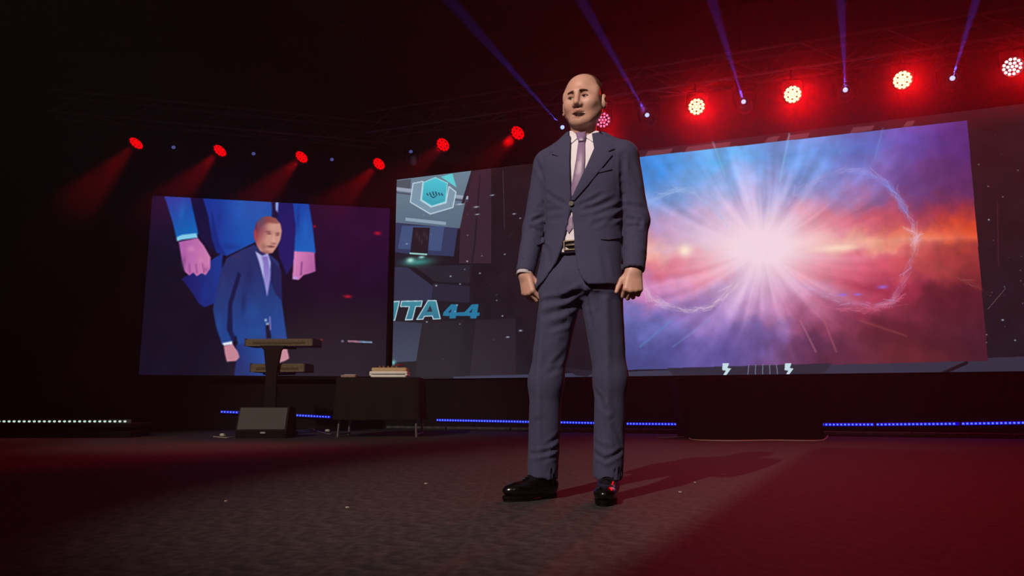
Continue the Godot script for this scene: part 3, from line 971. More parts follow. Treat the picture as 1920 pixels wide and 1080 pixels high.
func build_trusses_and_lamps() -> void:
	var low := 4.64
	truss("stage_truss", led_point(-0.4, low, ROW_OUT - 0.13), led_point(LED_LONG + 1.0, low, ROW_OUT - 0.13), "long aluminium lighting truss above the LED wall, lit faint red")
	var left_y := 4.62
	# the left lamps hang in one row under the front chord of their truss
	var lp := at_height(256, 268, 4.25)
	var lq := at_height(711, 307, 4.25)
	var ldir := ((lq - lp) * Vector3(1, 0, 1)).normalized()
	var ln := ldir.cross(Vector3.UP)
	var lfoot := Vector3(lp.x, left_y, lp.z)
	truss("side_truss", lfoot - ldir * 1.2 - ln * 0.15, lfoot + ldir * (lp.distance_to(lq) + 0.25) - ln * 0.15, "dark lighting truss above the side screen")
	var p := LED_A + LED_N * (ROW_OUT + 0.02)
	extra_haze("extra_haze", led_point(LED_LONG / 2 + 1.2, 4.6, ROW_OUT - 0.05), led_basis(), Vector3(LED_LONG + 3.0, 2.1, 1.3), 0.13)
	extra_haze("extra_haze", lfoot + ldir * (lp.distance_to(lq) / 2) + Vector3(-0.7, -0.5, 0) + ln * 0.4, Basis(ldir, Vector3.UP, ln), Vector3(8.0, 3.0, 2.2), 0.04)
	var hot := glow("led_red_towards", Color(1.0, 0.84, 0.62), 2.6)
	var pink := glow("led_red_dim", Color(1.0, 0.5, 0.7), 1.4)
	var pale := glow("led_red_pale", Color(1.0, 0.85, 0.86), 2.0)
	var red := glow("led_red_away", Color(1.0, 0.0, 0.03), 0.95)
	var facing := "red LED par lamps above the LED wall turned to the audience"
	var names := ["red LED par lamp directly behind the man's ear", "red LED par lamp next to the man, over the left part of the space picture",
		"red LED par lamp above the middle of the space picture", "red LED par lamp above the right corner of the space picture", "red LED par lamp above the dark right end of the LED wall"]
	var spots := [[1130, 225], [1306, 200], [1486, 177], [1692, 150], [1898, 125]]
	for i in 5:
		var from := on_plane(spots[i][0], spots[i][1], p, LED_N)
		var to := Vector3(from.x * 0.55 + 0.3, 0.0, -1.4)
		par_lamp(spots[i][0], spots[i][1], p, LED_N, to, [pink, hot, hot, hot, pale][i], names[i], facing, Color(1.0, 0.01, 0.06), 1.0, 27.0, low, [2.4, 9.5, 8.5, 6.2, 4.6][i], [0.72, 0.95, 1.0, 1.0, 0.8][i])
	names = ["red LED par lamp turned away, above the hexagon sign on the LED wall", "red LED par lamp turned away, above the LED wall beside the man's shoulder"]
	spots = [[831, 271], [971, 249]]
	for i in 2:
		par_lamp(spots[i][0], spots[i][1], p, LED_N, on_floor(spots[i][0] - 640.0, 846), red, names[i], "red LED par lamps turned towards the left", Color(1.0, 0.01, 0.04), 18.0, 14.0, low, 0.0)
	names = ["red LED par lamp at the outer end of the side truss", "red LED par lamp over the blue sleeve on the side screen", "red LED par lamp over the second sleeve on the side screen", "red LED par lamp above the gap between side screen and LED wall"]
	spots = [[256, 268], [413, 282], [566, 294], [711, 307]]
	for i in 4:
		par_lamp(spots[i][0], spots[i][1], lp, ln, on_floor(spots[i][0] - 540.0, 830), red, names[i], "red LED par lamps turned towards the left", Color(1.0, 0.01, 0.04), 7.5, 14.0, left_y, 0.0)
	var lens := glow("beam_lens_lit", Color(0.62, 0.72, 1.0), 1.6)
	var dim := glow("beam_lens_dim", Color(0.4, 0.42, 0.75), 0.5)
	var fan := "moving head lamps with a blue beam"
	var beams := [[1054, 238, 838, -5, "moving head beam lamp beside the man's chin, its blue beam leaning furthest over"], [1213, 215, 1087, -5, "moving head beam lamp just right of the man's head, blue beam leaning left"],
		[1394, 190, 1333, -5, "moving head beam lamp over the space picture, blue beam leaning slightly left"], [1585, 168, 1577, -5, "moving head beam lamp with an upright blue beam"], [1786, 146, 1832, -5, "moving head beam lamp whose blue beam leans right"]]
	for b in beams:
		beam_lamp(b[0], b[1], Vector2(b[2], b[3]), 6.0, b[4], fan, 560.0, low, p, LED_N, lens)
	for b in [[475, 287, "moving head lamp between the two lamps over the blue sleeves"], [622, 298, "moving head lamp over the right half of the side screen"], [770, 283, "moving head lamp near the left corner of the LED wall"], [325, 275, "moving head lamp near the outer end of the side truss"]]:
		var on_left: bool = b[0] < 700
		beam_lamp(b[0], b[1], Vector2(b[0] - 150.0, -160), 7.0, b[2], "moving head lamps without a beam", 0.0, left_y if on_left else low, lp if on_left else p, ln if on_left else LED_N, dim)

# ---------------------------------------------------------------- things on the stage
func build_props() -> void:
	wedge()
	keyboard_rig()
	cloth_table()
	black_desk()
	white_light_bench()

func wedge() -> void:
	var at := on_floor(486, 822)
	var o := thing("wedge_loudspeaker", at + Vector3(0, 0, -0.25), "dark grey wedge floor loudspeaker in front of the keyboard stand", "loudspeaker", "", 0.06)
	var black := mat("speaker_black", Color(0.07, 0.07, 0.075), 0.6, 0.0, 20.0, 0.3, 0.05)
	var side := [Vector2(0.24, 0.0), Vector2(0.25, 0.085), Vector2(0.14, 0.345), Vector2(-0.16, 0.345), Vector2(-0.24, 0.2), Vector2(-0.24, 0.0)]
	# profile lies in z and y; the prism runs along x
	var m := prism(side, -0.28, 0.28)
	var b := put("body", m, black, o)
	b.basis = Basis(Vector3(0, 0, 1), Vector3.UP, Vector3(-1, 0, 0))
	var slope := Vector3(0, 0.26, -0.11).normalized()
	var out := Vector3(0, 0.11, 0.26).normalized()
	var g := put("grille", box(Vector3(0.53, 0.265, 0.012), Vector3.ZERO, 0.005), mat("grille_grey", Color(0.27, 0.27, 0.27), 0.55, 0.3, 60.0, 0.5, 0.08), o)
	g.transform = Transform3D(Basis(Vector3.RIGHT, slope, out), Vector3(0, 0.215, 0.195) + out * 0.006)
	var plate := put("badge", box(Vector3(0.055, 0.018, 0.005), Vector3(0.02, 0.05, 0.25), 0.002), mat("badge_grey", Color(0.6, 0.6, 0.6), 0.4, 0.4), o)
	plate.rotation.x = -0.05

func keyboard_rig() -> void:
	var at := on_floor(504, 816.5)
	var z := -at.z
	var dark := mat("stand_black", Color(0.035, 0.035, 0.04), 0.6)
	var o := thing("keyboard_stand", at, "black two-tier column keyboard stand behind the wedge loudspeaker", "stand")
	put("base", box(Vector3(0.6, 0.05, 0.42), Vector3(0, 0.025, 0), 0.015), dark, o)
	var top := at_depth(520, 648, z).y
	var low := at_depth(510, 697, z).y
	put("column", prism([Vector2(-0.075, 0.05), Vector2(0.075, 0.05), Vector2(0.065, low), Vector2(0.105, top - 0.06), Vector2(0.16, top), Vector2(-0.16, top), Vector2(-0.105, top - 0.06), Vector2(-0.065, low)], -0.028, 0.028), dark, o)
	for y in [top, low]:
		for x in [-0.2, 0.2]:
			put("arm", bar(Vector3(x * 0.4, y - 0.03, 0.0), Vector3(x, y - 0.0125, -0.3), 0.012, 8), dark, o)
	var body := mat("keyboard_brown", Color(0.54, 0.48, 0.39), 0.6, 0.0, 8.0, 0.5)
	var key_white := mat("key_white", Color(0.75, 0.74, 0.7), 0.35)
	var tiers := [[447, 577, 634, 648, top, "long brown-grey stage keyboard on the upper tier of the stand"], [457, 561, 681, 697, low, "shorter brown-grey stage keyboard on the lower tier of the stand"]]
	for t in tiers:
		var a := at_depth(t[0], t[3], z - 0.2)
		var b := at_depth(t[1], t[3], z - 0.2)
		var hi := at_depth(t[0], t[2], z - 0.2).y - a.y
		var w := b.x - a.x
		var k := thing("stage_keyboard", Vector3((a.x + b.x) / 2, float(t[4]), at.z - 0.22), t[5], "keyboard", "stage keyboards on the stand", -0.07)
		put("body", prism([Vector2(0.17, 0.0), Vector2(0.175, hi * 0.8), Vector2(0.15, hi), Vector2(0.0, hi), Vector2(-0.02, hi * 0.6), Vector2(-0.17, hi * 0.55), Vector2(-0.17, 0)], -w / 2, w / 2), body, k).basis = Basis(Vector3(0, 0, 1), Vector3.UP, Vector3(-1, 0, 0))
		put("keys", box(Vector3(w * 0.92, 0.014, 0.14), Vector3(0, hi * 0.58 + 0.007, -0.1), 0.002), key_white, k)
		put("rear_strip", box(Vector3(w * 0.8, hi * 0.28, 0.004), Vector3(0, hi * 0.4, 0.174), 0.001), mat("rear_strip_dark", Color(0.3, 0.26, 0.2), 0.6), k)
		for s in [-1.0, 1.0]:
			put("end_cheek", box(Vector3(0.025, hi * 1.05, 0.34), Vector3(s * (w / 2 + 0.006), hi * 0.52, 0), 0.006), mat("cheek_dark", Color(0.16, 0.1, 0.09), 0.5), k)

func cloth_table() -> void:
	var front := on_floor(712, 820)
	var z := -front.z
	var l := at_depth(632, 708, z)
	var r := at_depth(785, 708, z)
	var h := l.y
	var w := r.x - l.x
	var deep := 0.7
	var o := thing("folding_table", Vector3((l.x + r.x) / 2, 0, front.z - deep / 2), "folding table with thin grey legs under a black cloth", "table")
	put("tabletop", box(Vector3(w - 0.02, 0.025, deep - 0.02), Vector3(0, h - 0.02, 0), 0.006), mat("table_grey", Color(0.3, 0.3, 0.3), 0.5), o)
	for x in [-1.0, 1.0]:
		for s in [-1.0, 1.0]:
			put("leg", bar(Vector3(x * (w / 2 - 0.02), 0, s * (deep / 2 - 0.05)), Vector3(x * (w / 2 - 0.05), h - 0.03, s * (deep / 2 - 0.07)), 0.014, 8), mat("leg_grey", Color(0.42, 0.42, 0.42), 0.45, 0.5), o)
		put("foot_bar", bar(Vector3(x * (w / 2 - 0.02), 0.03, -deep / 2 + 0.06), Vector3(x * (w / 2 - 0.02), 0.03, deep / 2 - 0.06), 0.011, 8), mat("leg_grey", Color(0.42, 0.42, 0.42), 0.45, 0.5), o)
	var c := put("tablecloth", drape(w, deep, h, 0.2, 3), mat("black_cloth", Color(0.135, 0.12, 0.115), 0.9, 0.0, 30.0, 0.3, 0.03))
	c.position = o.position
	tag(c, "black cloth hanging over the folding table below the side screen", "tablecloth")
	# the pale device and the small packet on the table
	var white := mat("device_white", Color(0.96, 0.95, 0.93), 0.22)
	var da := at_depth(690, 708, z)
	var db := at_depth(762, 708, z)
	var dw := db.x - da.x
	var d := thing("white_device", Vector3((da.x + db.x) / 2, h + 0.004, front.z - 0.2), "white flat device with a beige top, on the black cloth table", "device")
	put("lower_shell", box(Vector3(dw * 0.92, 0.032, 0.26), Vector3(0, 0.016, 0), 0.008), white, d)
	put("gap", box(Vector3(dw * 0.9, 0.008, 0.25), Vector3(0, 0.035, 0), 0.002), mat("gap_dark", Color(0.25, 0.22, 0.2), 0.7), d)
	put("upper_shell", box(Vector3(dw, 0.034, 0.27), Vector3(0, 0.056, 0), 0.01), white, d)
	put("cheek", box(Vector3(0.03, 0.045, 0.26), Vector3(-dw / 2 + 0.015, 0.04, 0), 0.01), white, d)
	put("cheek", box(Vector3(0.03, 0.045, 0.26), Vector3(dw / 2 - 0.015, 0.04, 0), 0.01), white, d)
	put("beige_top", box(Vector3(dw * 0.92, 0.045, 0.22), Vector3(0, 0.095, -0.01), 0.01), mat("device_beige", Color(0.82, 0.72, 0.54), 0.5, 0.0, 10.0, 0.2), d)
	for k in 5:
		put("knob", lathe([Vector2(0.014, 0.0), Vector2(0.012, 0.022), Vector2(0, 0.024)], 10), mat("knob_ochre", Color(0.5, 0.36, 0.14), 0.5), d).transform = Transform3D(Basis(Vector3.RIGHT, -PI / 2), Vector3(-0.12 + 0.05 * k, 0.117, 0.03 + 0.02 * (k % 2)))
	var coil := []
	for i in 22:
		var t := TAU * i / 11.0
		coil.append(Vector3(cos(t) * 0.045, 0.008 * i / 11.0, sin(t) * 0.05))
	var cc := put("cable_coil", tube(coil, 0.006, 6), mat("cable_red", Color(0.5, 0.08, 0.1), 0.5))
	cc.position = d.position + Vector3(0.1, 0.147, -0.03)
	tag(cc, "small coiled red cable on the white device", "cable")
	var pa := at_depth(635, 708, z)
	var pb := at_depth(663, 708, z)
	var q := thing("small_packet", Vector3((pa.x + pb.x) / 2, h + 0.004, front.z - 0.15), "small pinkish white packet on the table's left corner", "packet")
	put("packet_body", box(Vector3(pb.x - pa.x, 0.032, 0.1), Vector3(0, 0.016, 0), 0.012), mat("packet_pink", Color(0.78, 0.66, 0.63), 0.5, 0.0, 18.0, 0.6), q)
	put("flap", box(Vector3((pb.x - pa.x) * 0.8, 0.008, 0.06), Vector3(0.02, 0.034, 0.01), 0.003), mat("packet_pale", Color(0.75, 0.68, 0.66), 0.5), q)

# a cloth over a box: flat top, sides that fall in shallow folds to a wavy hem
func drape(w: float, deep: float, h: float, hem: float, seed_: int) -> ArrayMesh:
	var n := FastNoiseLite.new()
	n.seed = seed_
	n.frequency = 2.2
	var s := st()
	s.set_smooth_group(1)
	var ring := []
	var hw := w / 2 + 0.005
	var hd := deep / 2 + 0.005
	var cuts := 24
	for e in 4:
		for i in cuts:
			var t := float(i) / cuts
			match e:
				0: ring.append([Vector2(lerpf(-hw, hw, t), hd), Vector2(0, 1)])
				1: ring.append([Vector2(hw, lerpf(hd, -hd, t)), Vector2(1, 0)])
				2: ring.append([Vector2(lerpf(hw, -hw, t), -hd), Vector2(0, -1)])
				3: ring.append([Vector2(-hw, lerpf(-hd, hd, t)), Vector2(-1, 0)])
	var rows := 10
	var grid := []
	for j in rows + 1:
		var t := float(j) / rows
		var row := []
		for k in ring.size():
			var p: Vector2 = ring[k][0]
			var o: Vector2 = ring[k][1]
			if k % cuts == 0: o = (o + ring[(k + ring.size() - 1) % ring.size()][1]).normalized() * 1.6
			var f := (0.02 + 0.018 * n.get_noise_2d(k * 0.35, 0.0) + 0.012 * sin(k * 0.9)) * t
			var y := lerpf(h + 0.004, hem + 0.015 * n.get_noise_2d(k * 0.2, 9.0), t)
			row.append(Vector3(p.x + o.x * f, y, p.y + o.y * f))
		grid.append(row)
	var c := ring.size()
	for j in rows:
		for k in c:
			var k2 := (k + 1) % c
			quad(s, grid[j][k], grid[j + 1][k], grid[j + 1][k2], grid[j][k2])
	for k in c:
		var k2 := (k + 1) % c
		for v in [Vector3(0, h + 0.004, 0), grid[0][k2], grid[0][k]]: s.add_vertex(v)
	return done(s)

func black_desk() -> void:
	var a := on_floor(1297, 823)
	var b := on_floor(1546, 823)
	var w := b.x - a.x
	var h := at_depth(1420, 710, -a.z).y
	var o := thing("cloth_covered_desk", Vector3((a.x + b.x) / 2, 0, a.z - 0.35), "plain black desk covered to the floor below the space picture", "desk")
	var deep := 0.7
	var top_l := w * 0.5 + 0.085
	var s := st()
	s.set_smooth_group(1)
	var n := 40
	var cloth := mat("desk_cloth", Color(0.12, 0.085, 0.085), 0.95, 0.0, 26.0, 0.3, 0.03)
	for i in n:
		var cell := func(k: int, y: float) -> Vector3:
			var t := float(k) / n
			var lean := lerpf(0.0, 1.0, y / h)
			return Vector3(lerpf(-w / 2 - 0.085 * lean, w / 2 - 0.02 * lean, t), y, deep / 2 + 0.008 * sin(t * 31.0) * (1.0 - lean) + 0.006 * sin(t * 13.0))
		quad(s, cell.call(i, 0.0), cell.call(i + 1, 0.0), cell.call(i + 1, h), cell.call(i, h))
		var back := Vector3(0, 0, -deep)
		quad(s, cell.call(i + 1, 0.0) + back, cell.call(i, 0.0) + back, cell.call(i, h) + back, cell.call(i + 1, h) + back)
		if i == 0: quad(s, cell.call(0, 0.0) + back, cell.call(0, 0.0), cell.call(0, h), cell.call(0, h) + back)
		if i == n - 1: quad(s, cell.call(n, 0.0), cell.call(n, 0.0) + back, cell.call(n, h) + back, cell.call(n, h))
	put("cover", done(s), cloth, o)
	put("desk_top", box(Vector3(w + 0.07, 0.02, deep), Vector3(-0.03, h + 0.008, 0), 0.006), cloth, o)

func white_light_bench() -> void:
	var a := on_floor(-20, 820.5)
	var b := on_floor(243, 820.5)
	var h := at_depth(120, 796, -b.z).y
	var w := b.x - a.x
	var o := thing("light_bench", Vector3((a.x + b.x) / 2, 0, a.z - 0.25), "low black bench with a row of white LEDs along its front edge", "bench")
	var black := mat("bench_black", Color(0.045, 0.045, 0.05), 0.7)
	put("bench_top", box(Vector3(w, 0.05, 0.5), Vector3(0, h - 0.01, 0), 0.008), black, o)
	put("plinth", box(Vector3(w, 0.07, 0.48), Vector3(0, 0.035, 0), 0.008), black, o)
	for k in 4:
		put("support", box(Vector3(0.06, h - 0.105, 0.4), Vector3(-w / 2 + 0.05 + (w - 0.1) * k / 3.0, 0.07 + (h - 0.105) / 2, -0.02), 0.005), black, o)
	put("led_channel", box(Vector3(w, 0.045, 0.016), Vector3(0, h + 0.035, 0.235), 0.004), mat("channel_grey", Color(0.2, 0.21, 0.21), 0.5), o)
	var led := lathe([Vector2(0.017, 0.0), Vector2(0.014, 0.008), Vector2(0, 0.011)], 10, true)
	var on := glow("led_white", Color(0.86, 0.96, 0.92), 0.85)
	var n := int(w / 0.058)
	for i in n:
		var m := put("led", led, on, o)
		m.position = Vector3(-w / 2 + 0.03 + i * 0.058, h + 0.035, 0.243)
		m.scale = Vector3(1.0, 0.72, 1.0)
	area("bench_light", o.position + Vector3(0, h + 0.035, 0.27), Vector3(0, 0, 1), Vector2(w, 0.03), Color(0.85, 0.95, 0.9), 0.012)

func cable(points: Array, r: float, m: Material, label: String) -> void:
	var c := Curve3D.new()
	for i in points.size():
		var t: Vector3 = (points[mini(i + 1, points.size() - 1)] - points[maxi(i - 1, 0)]) / 6.0
		c.add_point(points[i], -t, t)
	c.bake_interval = 0.05
	tag(put("floor_cable", tube(Array(c.get_baked_points()), r, 6), m), label, "cable", "cables on the stage floor")

func build_small_details() -> void:
	var pale := mat("cable_pale", Color(0.6, 0.55, 0.52), 0.5)
	var p := []
	for q in [[1232, 822], [1262, 821], [1290, 820.5], [1300, 826], [1370, 828], [1450, 827], [1530, 828], [1548, 824], [1552, 818]]:
		p.append(on_floor(q[0], q[1]) + Vector3(0, 0.008, 0))
	cable(p, 0.007, pale, "pale cable lying along the foot of the black desk")
	p = []
	for q in [[578, 806], [590, 809], [604, 812], [618, 815], [632, 812]]:
		p.append(on_floor(q[0], q[1]) + Vector3(0, 0.008, 0))
	cable(p, 0.007, mat("cable_grey", Color(0.4, 0.36, 0.34), 0.5), "grey cable on the floor beside the cloth-covered table")
	p = []
	for q in [[400, 820], [412, 821], [424, 822], [436, 821]]:
		p.append(on_floor(q[0], q[1]) + Vector3(0, 0.008, 0))
	cable(p, 0.007, pale, "short pale cable end left of the wedge loudspeaker")
	var plugs := [[586, 810, "small pale cable connector on the floor between wedge and table"], [614, 812, "small pale cable connector on the floor at the table's foot"], [417, 821, "small pale connector on the floor left of the wedge"]]
	for q in plugs:
		var o := put("cable_connector", lathe([Vector2(0.0, -0.03), Vector2(0.016, -0.03), Vector2(0.02, 0.0), Vector2(0.014, 0.03), Vector2(0, 0.03)], 10), mat("plug_pale", Color(0.7, 0.68, 0.66), 0.4))
		o.position = on_floor(q[0], q[1]) + Vector3(0, 0.032, 0)
		o.rotation.y = 1.1
		tag(o, q[2], "connector")
	# scraps of paper on the floor
	var scraps := [[799, 907, 0.014], [651, 952, 0.011], [424, 940, 0.012], [574, 869, 0.014], [1275, 923, 0.012], [1303, 905, 0.010]]
	for q in scraps:
		var g := on_floor(q[0], q[1])
		var sz: float = q[2]
		var o := put("paper_scrap", prism([Vector2(-0.6, -0.4) * sz, Vector2(0.5, -0.5) * sz, Vector2(0.7, 0.3) * sz, Vector2(0.0, 0.6) * sz, Vector2(-0.5, 0.35) * sz], 0.0, 0.004), mat("scrap_pale", Color(0.6, 0.58, 0.56), 0.8))
		o.transform = Transform3D(Basis(Vector3.RIGHT, -PI / 2).rotated(Vector3.UP, q[0] * 0.1), g)
		tag(o, "tiny pale scrap of paper lying on the dark stage floor", "scrap", "scraps on the stage floor")
	# ducts under the roof
	var duct := thing("ceiling_duct", at_height(500, -40, 7.6), "faint grey round duct under the black roof, far above the side screen", "duct")
	var da := Vector3.ZERO
	var db := at_height(674, 80, 7.6) - at_height(500, -40, 7.6)
	put("pipe", bar(da, db, 0.13, 18), mat("duct_grey", Color(0.55, 0.55, 0.57), 0.5, 0.2), duct)
	for t in [0.2, 0.5, 0.8]:
		put("hanger", bar(db * t, db * t + Vector3(0, 1.4, 0), 0.012, 6), mat("wire_dark", Color(0.12, 0.12, 0.12), 0.6), duct)
		put("joint_ring", bar(db * t - db.normalized() * 0.02, db * t + db.normalized() * 0.02, 0.14, 18), mat("duct_grey", Color(0.55, 0.55, 0.57), 0.5, 0.2), duct)

	# the unseen profile spotlight, with a flag placed to cut its light on the right
	var o := thing("unseen_spotlight", KEY, "unseen black profile spotlight over the audience, its flat flag placed to cut the light on the floor", "stage light")
	var black2 := mat("lamp_black", Color(0.05, 0.05, 0.055), 0.45, 0.3)
	var head := Node3D.new()
	head.name = "head"
	o.add_child(head)
	aimed(head, Vector3.ZERO, Vector3(0.12, 0.8, -3.3) - KEY)
	put("barrel", lathe([Vector2(0, -0.62), Vector2(0.13, -0.6), Vector2(0.15, -0.4), Vector2(0.09, -0.34), Vector2(0.09, -0.02), Vector2(0.075, -0.02), Vector2(0.07, -0.06), Vector2(0, -0.06)], 24), black2, head)
	put("lens", lathe([Vector2(0.07, -0.055), Vector2(0.05, -0.045), Vector2(0, -0.04)], 20, true), glow("key_lens_light", Color(1.0, 0.92, 0.85), 3.0), head)
	put("hanger", bar(Vector3(0, 0, 0.35), Vector3(0, 8.985 - KEY.y, 0.35), 0.02, 8), black2, o)
	# the edge of the flag lies between the lamp and the cut seen on the floor
	var fa := Vector3(-0.5, 0, -0.34)
	var fb := Vector3(2.7, 0, -6.78)
	var s := st()
	var side := Vector3(0.9, 0, 0.44) * 0.4
	var thick := Vector3(0, 0.004, 0)
	var q := [(fa - KEY) * 0.13, (fb - KEY) * 0.13, (fb - KEY) * 0.13 + side, (fa - KEY) * 0.13 + side]
	quad(s, q[0] + thick, q[3] + thick, q[2] + thick, q[1] + thick)
	quad(s, q[0] - thick, q[1] - thick, q[2] - thick, q[3] - thick)
	for k in 4:
		var k2 := (k + 1) % 4
		quad(s, q[k2] + thick, q[k2] - thick, q[k] - thick, q[k] + thick)
	put("flag", done(s), black2, o)
	put("flag_arm", bar(q[3] * 0.5 + q[2] * 0.5, Vector3(0, 0.3, 0.35), 0.008, 6), black2, o)

# ---------------------------------------------------------------- the man: distance fields meshed as surface nets
const MAN := Vector3(0.27, 0.0, -3.18)
var torso_r := Vector3(cos(0.33), 0, sin(0.33))    # across the chest, towards the picture's right
var torso_f := Vector3(-sin(0.33), 0, cos(0.33))   # out of the chest
var head_at := Vector3(0.05, 1.722, 0.012)
var head_basis := Basis()

func cap(p: Vector3, a: Vector3, b: Vector3, ra: float, rb: float) -> float:
	var ab := b - a
	var h := clampf((p - a).dot(ab) / ab.length_squared(), 0.0, 1.0)
	return (p - a - ab * h).length() - lerpf(ra, rb, h)

func smin(a: float, b: float, k: float) -> float:
	var h := maxf(k - absf(a - b), 0.0) / k
	return minf(a, b) - h * h * k * 0.25

func egg(p: Vector3, c: Vector3, r: Vector3) -> float:
	var q := (p - c) / r
	var k := q.length()
	var g := ((p - c) / (r * r)).length()
	return k * (k - 1.0) / g if g > 1e-6 else -minf(r.x, minf(r.y, r.z))

# meshes the zero level of f between lo and hi; appends to out.v and out.i
func surface_net(f: Callable, lo: Vector3, hi: Vector3, cell: float, out: Dictionary) -> void:
	var block := 4
	var n := Vector3i(((hi - lo) / cell).ceil()) + Vector3i.ONE
	n = Vector3i(ceili(float(n.x) / block) * block, ceili(float(n.y) / block) * block, ceili(float(n.z) / block) * block)
	var w := n.x + 1
	var wh := w * (n.y + 1)
	var val := PackedFloat32Array()
	val.resize(wh * (n.z + 1))
	val.fill(1e9)
	var made := PackedInt32Array()
	made.resize(val.size())
	made.fill(-1)
	var reach := block * cell * 0.87 * 1.25
	var active := []
	for bz in range(0, n.z, block):
		for by in range(0, n.y, block):
			for bx in range(0, n.x, block):
				var c := lo + Vector3(bx + block * 0.5, by + block * 0.5, bz + block * 0.5) * cell
				if absf(f.call(c)) > reach: continue
				active.append(Vector3i(bx, by, bz))
				for z in range(bz, bz + block + 1):
					for y in range(by, by + block + 1):
						var at := z * wh + y * w
						for x in range(bx, bx + block + 1):
							if val[at + x] > 1e8:
								val[at + x] = f.call(lo + Vector3(x, y, z) * cell)
	var verts: PackedVector3Array = out.v
	var index: PackedInt32Array = out.i
	var corner := [0, 1, w, w + 1, wh, wh + 1, wh + w, wh + w + 1]
	var off := [Vector3(0, 0, 0), Vector3(1, 0, 0), Vector3(0, 1, 0), Vector3(1, 1, 0), Vector3(0, 0, 1), Vector3(1, 0, 1), Vector3(0, 1, 1), Vector3(1, 1, 1)]
	var edges := [[0, 1], [2, 3], [4, 5], [6, 7], [0, 2], [1, 3], [4, 6], [5, 7], [0, 4], [1, 5], [2, 6], [3, 7]]
	for b in active:
		for z in range(b.z, b.z + block):
			for y in range(b.y, b.y + block):
				for x in range(b.x, b.x + block):
					var at := z * wh + y * w + x
					var inside := 0
					for k in 8:
						if val[at + corner[k]] < 0.0: inside += 1
					if inside == 0 or inside == 8: continue
					var sum := Vector3.ZERO
					var hits := 0
					for e in edges:
						var a: float = val[at + corner[e[0]]]
						var c: float = val[at + corner[e[1]]]
						if (a < 0.0) != (c < 0.0):
							sum += off[e[0]].lerp(off[e[1]], a / (a - c))
							hits += 1
					made[at] = verts.size()
					verts.append(lo + (Vector3(x, y, z) + sum / hits) * cell)
	var step := [1, w, wh]
	for b in active:
		for z in range(b.z, b.z + block):
			for y in range(b.y, b.y + block):
				for x in range(b.x, b.x + block):
					var at := z * wh + y * w + x
					var a := val[at]
					for axis in 3:
						var c := val[at + step[axis]]
						if c > 1e8 or (a < 0.0) == (c < 0.0): continue
						var u: int = step[(axis + 1) % 3]
						var v: int = step[(axis + 2) % 3]
						if at - u - v < 0: continue
						var q0 := made[at]
						var q1 := made[at - u]
						var q2 := made[at - u - v]
						var q3 := made[at - v]
						if q0 < 0 or q1 < 0 or q2 < 0 or q3 < 0: continue
						if a < 0.0: index.append_array([q0, q2, q1, q0, q3, q2])
						else: index.append_array([q0, q1, q2, q0, q2, q3])
	out.v = verts
	out.i = index

func net_normals(out: Dictionary) -> PackedVector3Array:
	var n := PackedVector3Array()
	var v: PackedVector3Array = out.v
	var ix: PackedInt32Array = out.i
	n.resize(v.size())
	for k in range(0, ix.size(), 3):
		var c := (v[ix[k + 2]] - v[ix[k]]).cross(v[ix[k + 1]] - v[ix[k]])
		n[ix[k]] += c
		n[ix[k + 1]] += c
		n[ix[k + 2]] += c
	for k in n.size():
		n[k] = n[k].normalized()
	return n

func net_mesh(out: Dictionary) -> ArrayMesh:
	var arrays := []
	arrays.resize(Mesh.ARRAY_MAX)
	arrays[Mesh.ARRAY_VERTEX] = out.v
	arrays[Mesh.ARRAY_NORMAL] = net_normals(out)
	arrays[Mesh.ARRAY_INDEX] = out.i
	if out.has("c"): arrays[Mesh.ARRAY_COLOR] = out.c
	var m := ArrayMesh.new()
	m.add_surface_from_arrays(Mesh.PRIMITIVE_TRIANGLES, arrays)
	return m

# folds: each is [a, b, depth, width]; the cloth is pushed in along it (out where depth is negative)
func fold(out: Dictionary, folds: Array, ripple := 0.0) -> void:
	var n := net_normals(out)
	var v: PackedVector3Array = out.v
	var noise := FastNoiseLite.new()
	noise.seed = 9
	noise.frequency = 9.0
	noise.fractal_octaves = 2
	for k in v.size():
		var p := v[k]
		var push := ripple * noise.get_noise_3dv(p) if ripple > 0.0 else 0.0
		var ridge := 0.0
		for f in folds:
			var a: Vector3 = f[0]
			var ab: Vector3 = f[1] - a
			var h := clampf((p - a).dot(ab) / ab.length_squared(), 0.0, 1.0)
			var d := (p - a - ab * h).length() / float(f[3])
			if d < 2.6:
				var side := exp(-d * d) - 0.55 * exp(-(d - 1.7) * (d - 1.7) * 2.0)
				var fade := smoothstep(0.1, 0.19, p.y)
				if float(f[2]) < 0.0: ridge = maxf(ridge, -float(f[2]) * exp(-d * d) * fade)
				else: push -= float(f[2]) * side * (0.35 + 0.65 * sin(PI * clampf(h, 0.04, 0.96))) * fade
		push += ridge
		v[k] = p + n[k] * push
	out.v = v

# where the line of sight through a pixel meets the field (in the man's own axes)
func meet(px: float, py: float, f: Callable, start := 2.3) -> Vector3:
	var d := sight(px, py).normalized()
	var from := EYE - MAN
	var t := start
	for k in 70:
		var r: float = f.call(from + d * t)
		t += r * 0.8
		if absf(r) < 0.0006: break
		if t > 4.2: break
	return from + d * t

func slope_of(p: Vector3, f: Callable) -> Vector3:
	var e := 0.004
	return Vector3(f.call(p + Vector3(e, 0, 0)) - f.call(p - Vector3(e, 0, 0)), f.call(p + Vector3(0, e, 0)) - f.call(p - Vector3(0, e, 0)), f.call(p + Vector3(0, 0, e)) - f.call(p - Vector3(0, 0, e))).normalized()

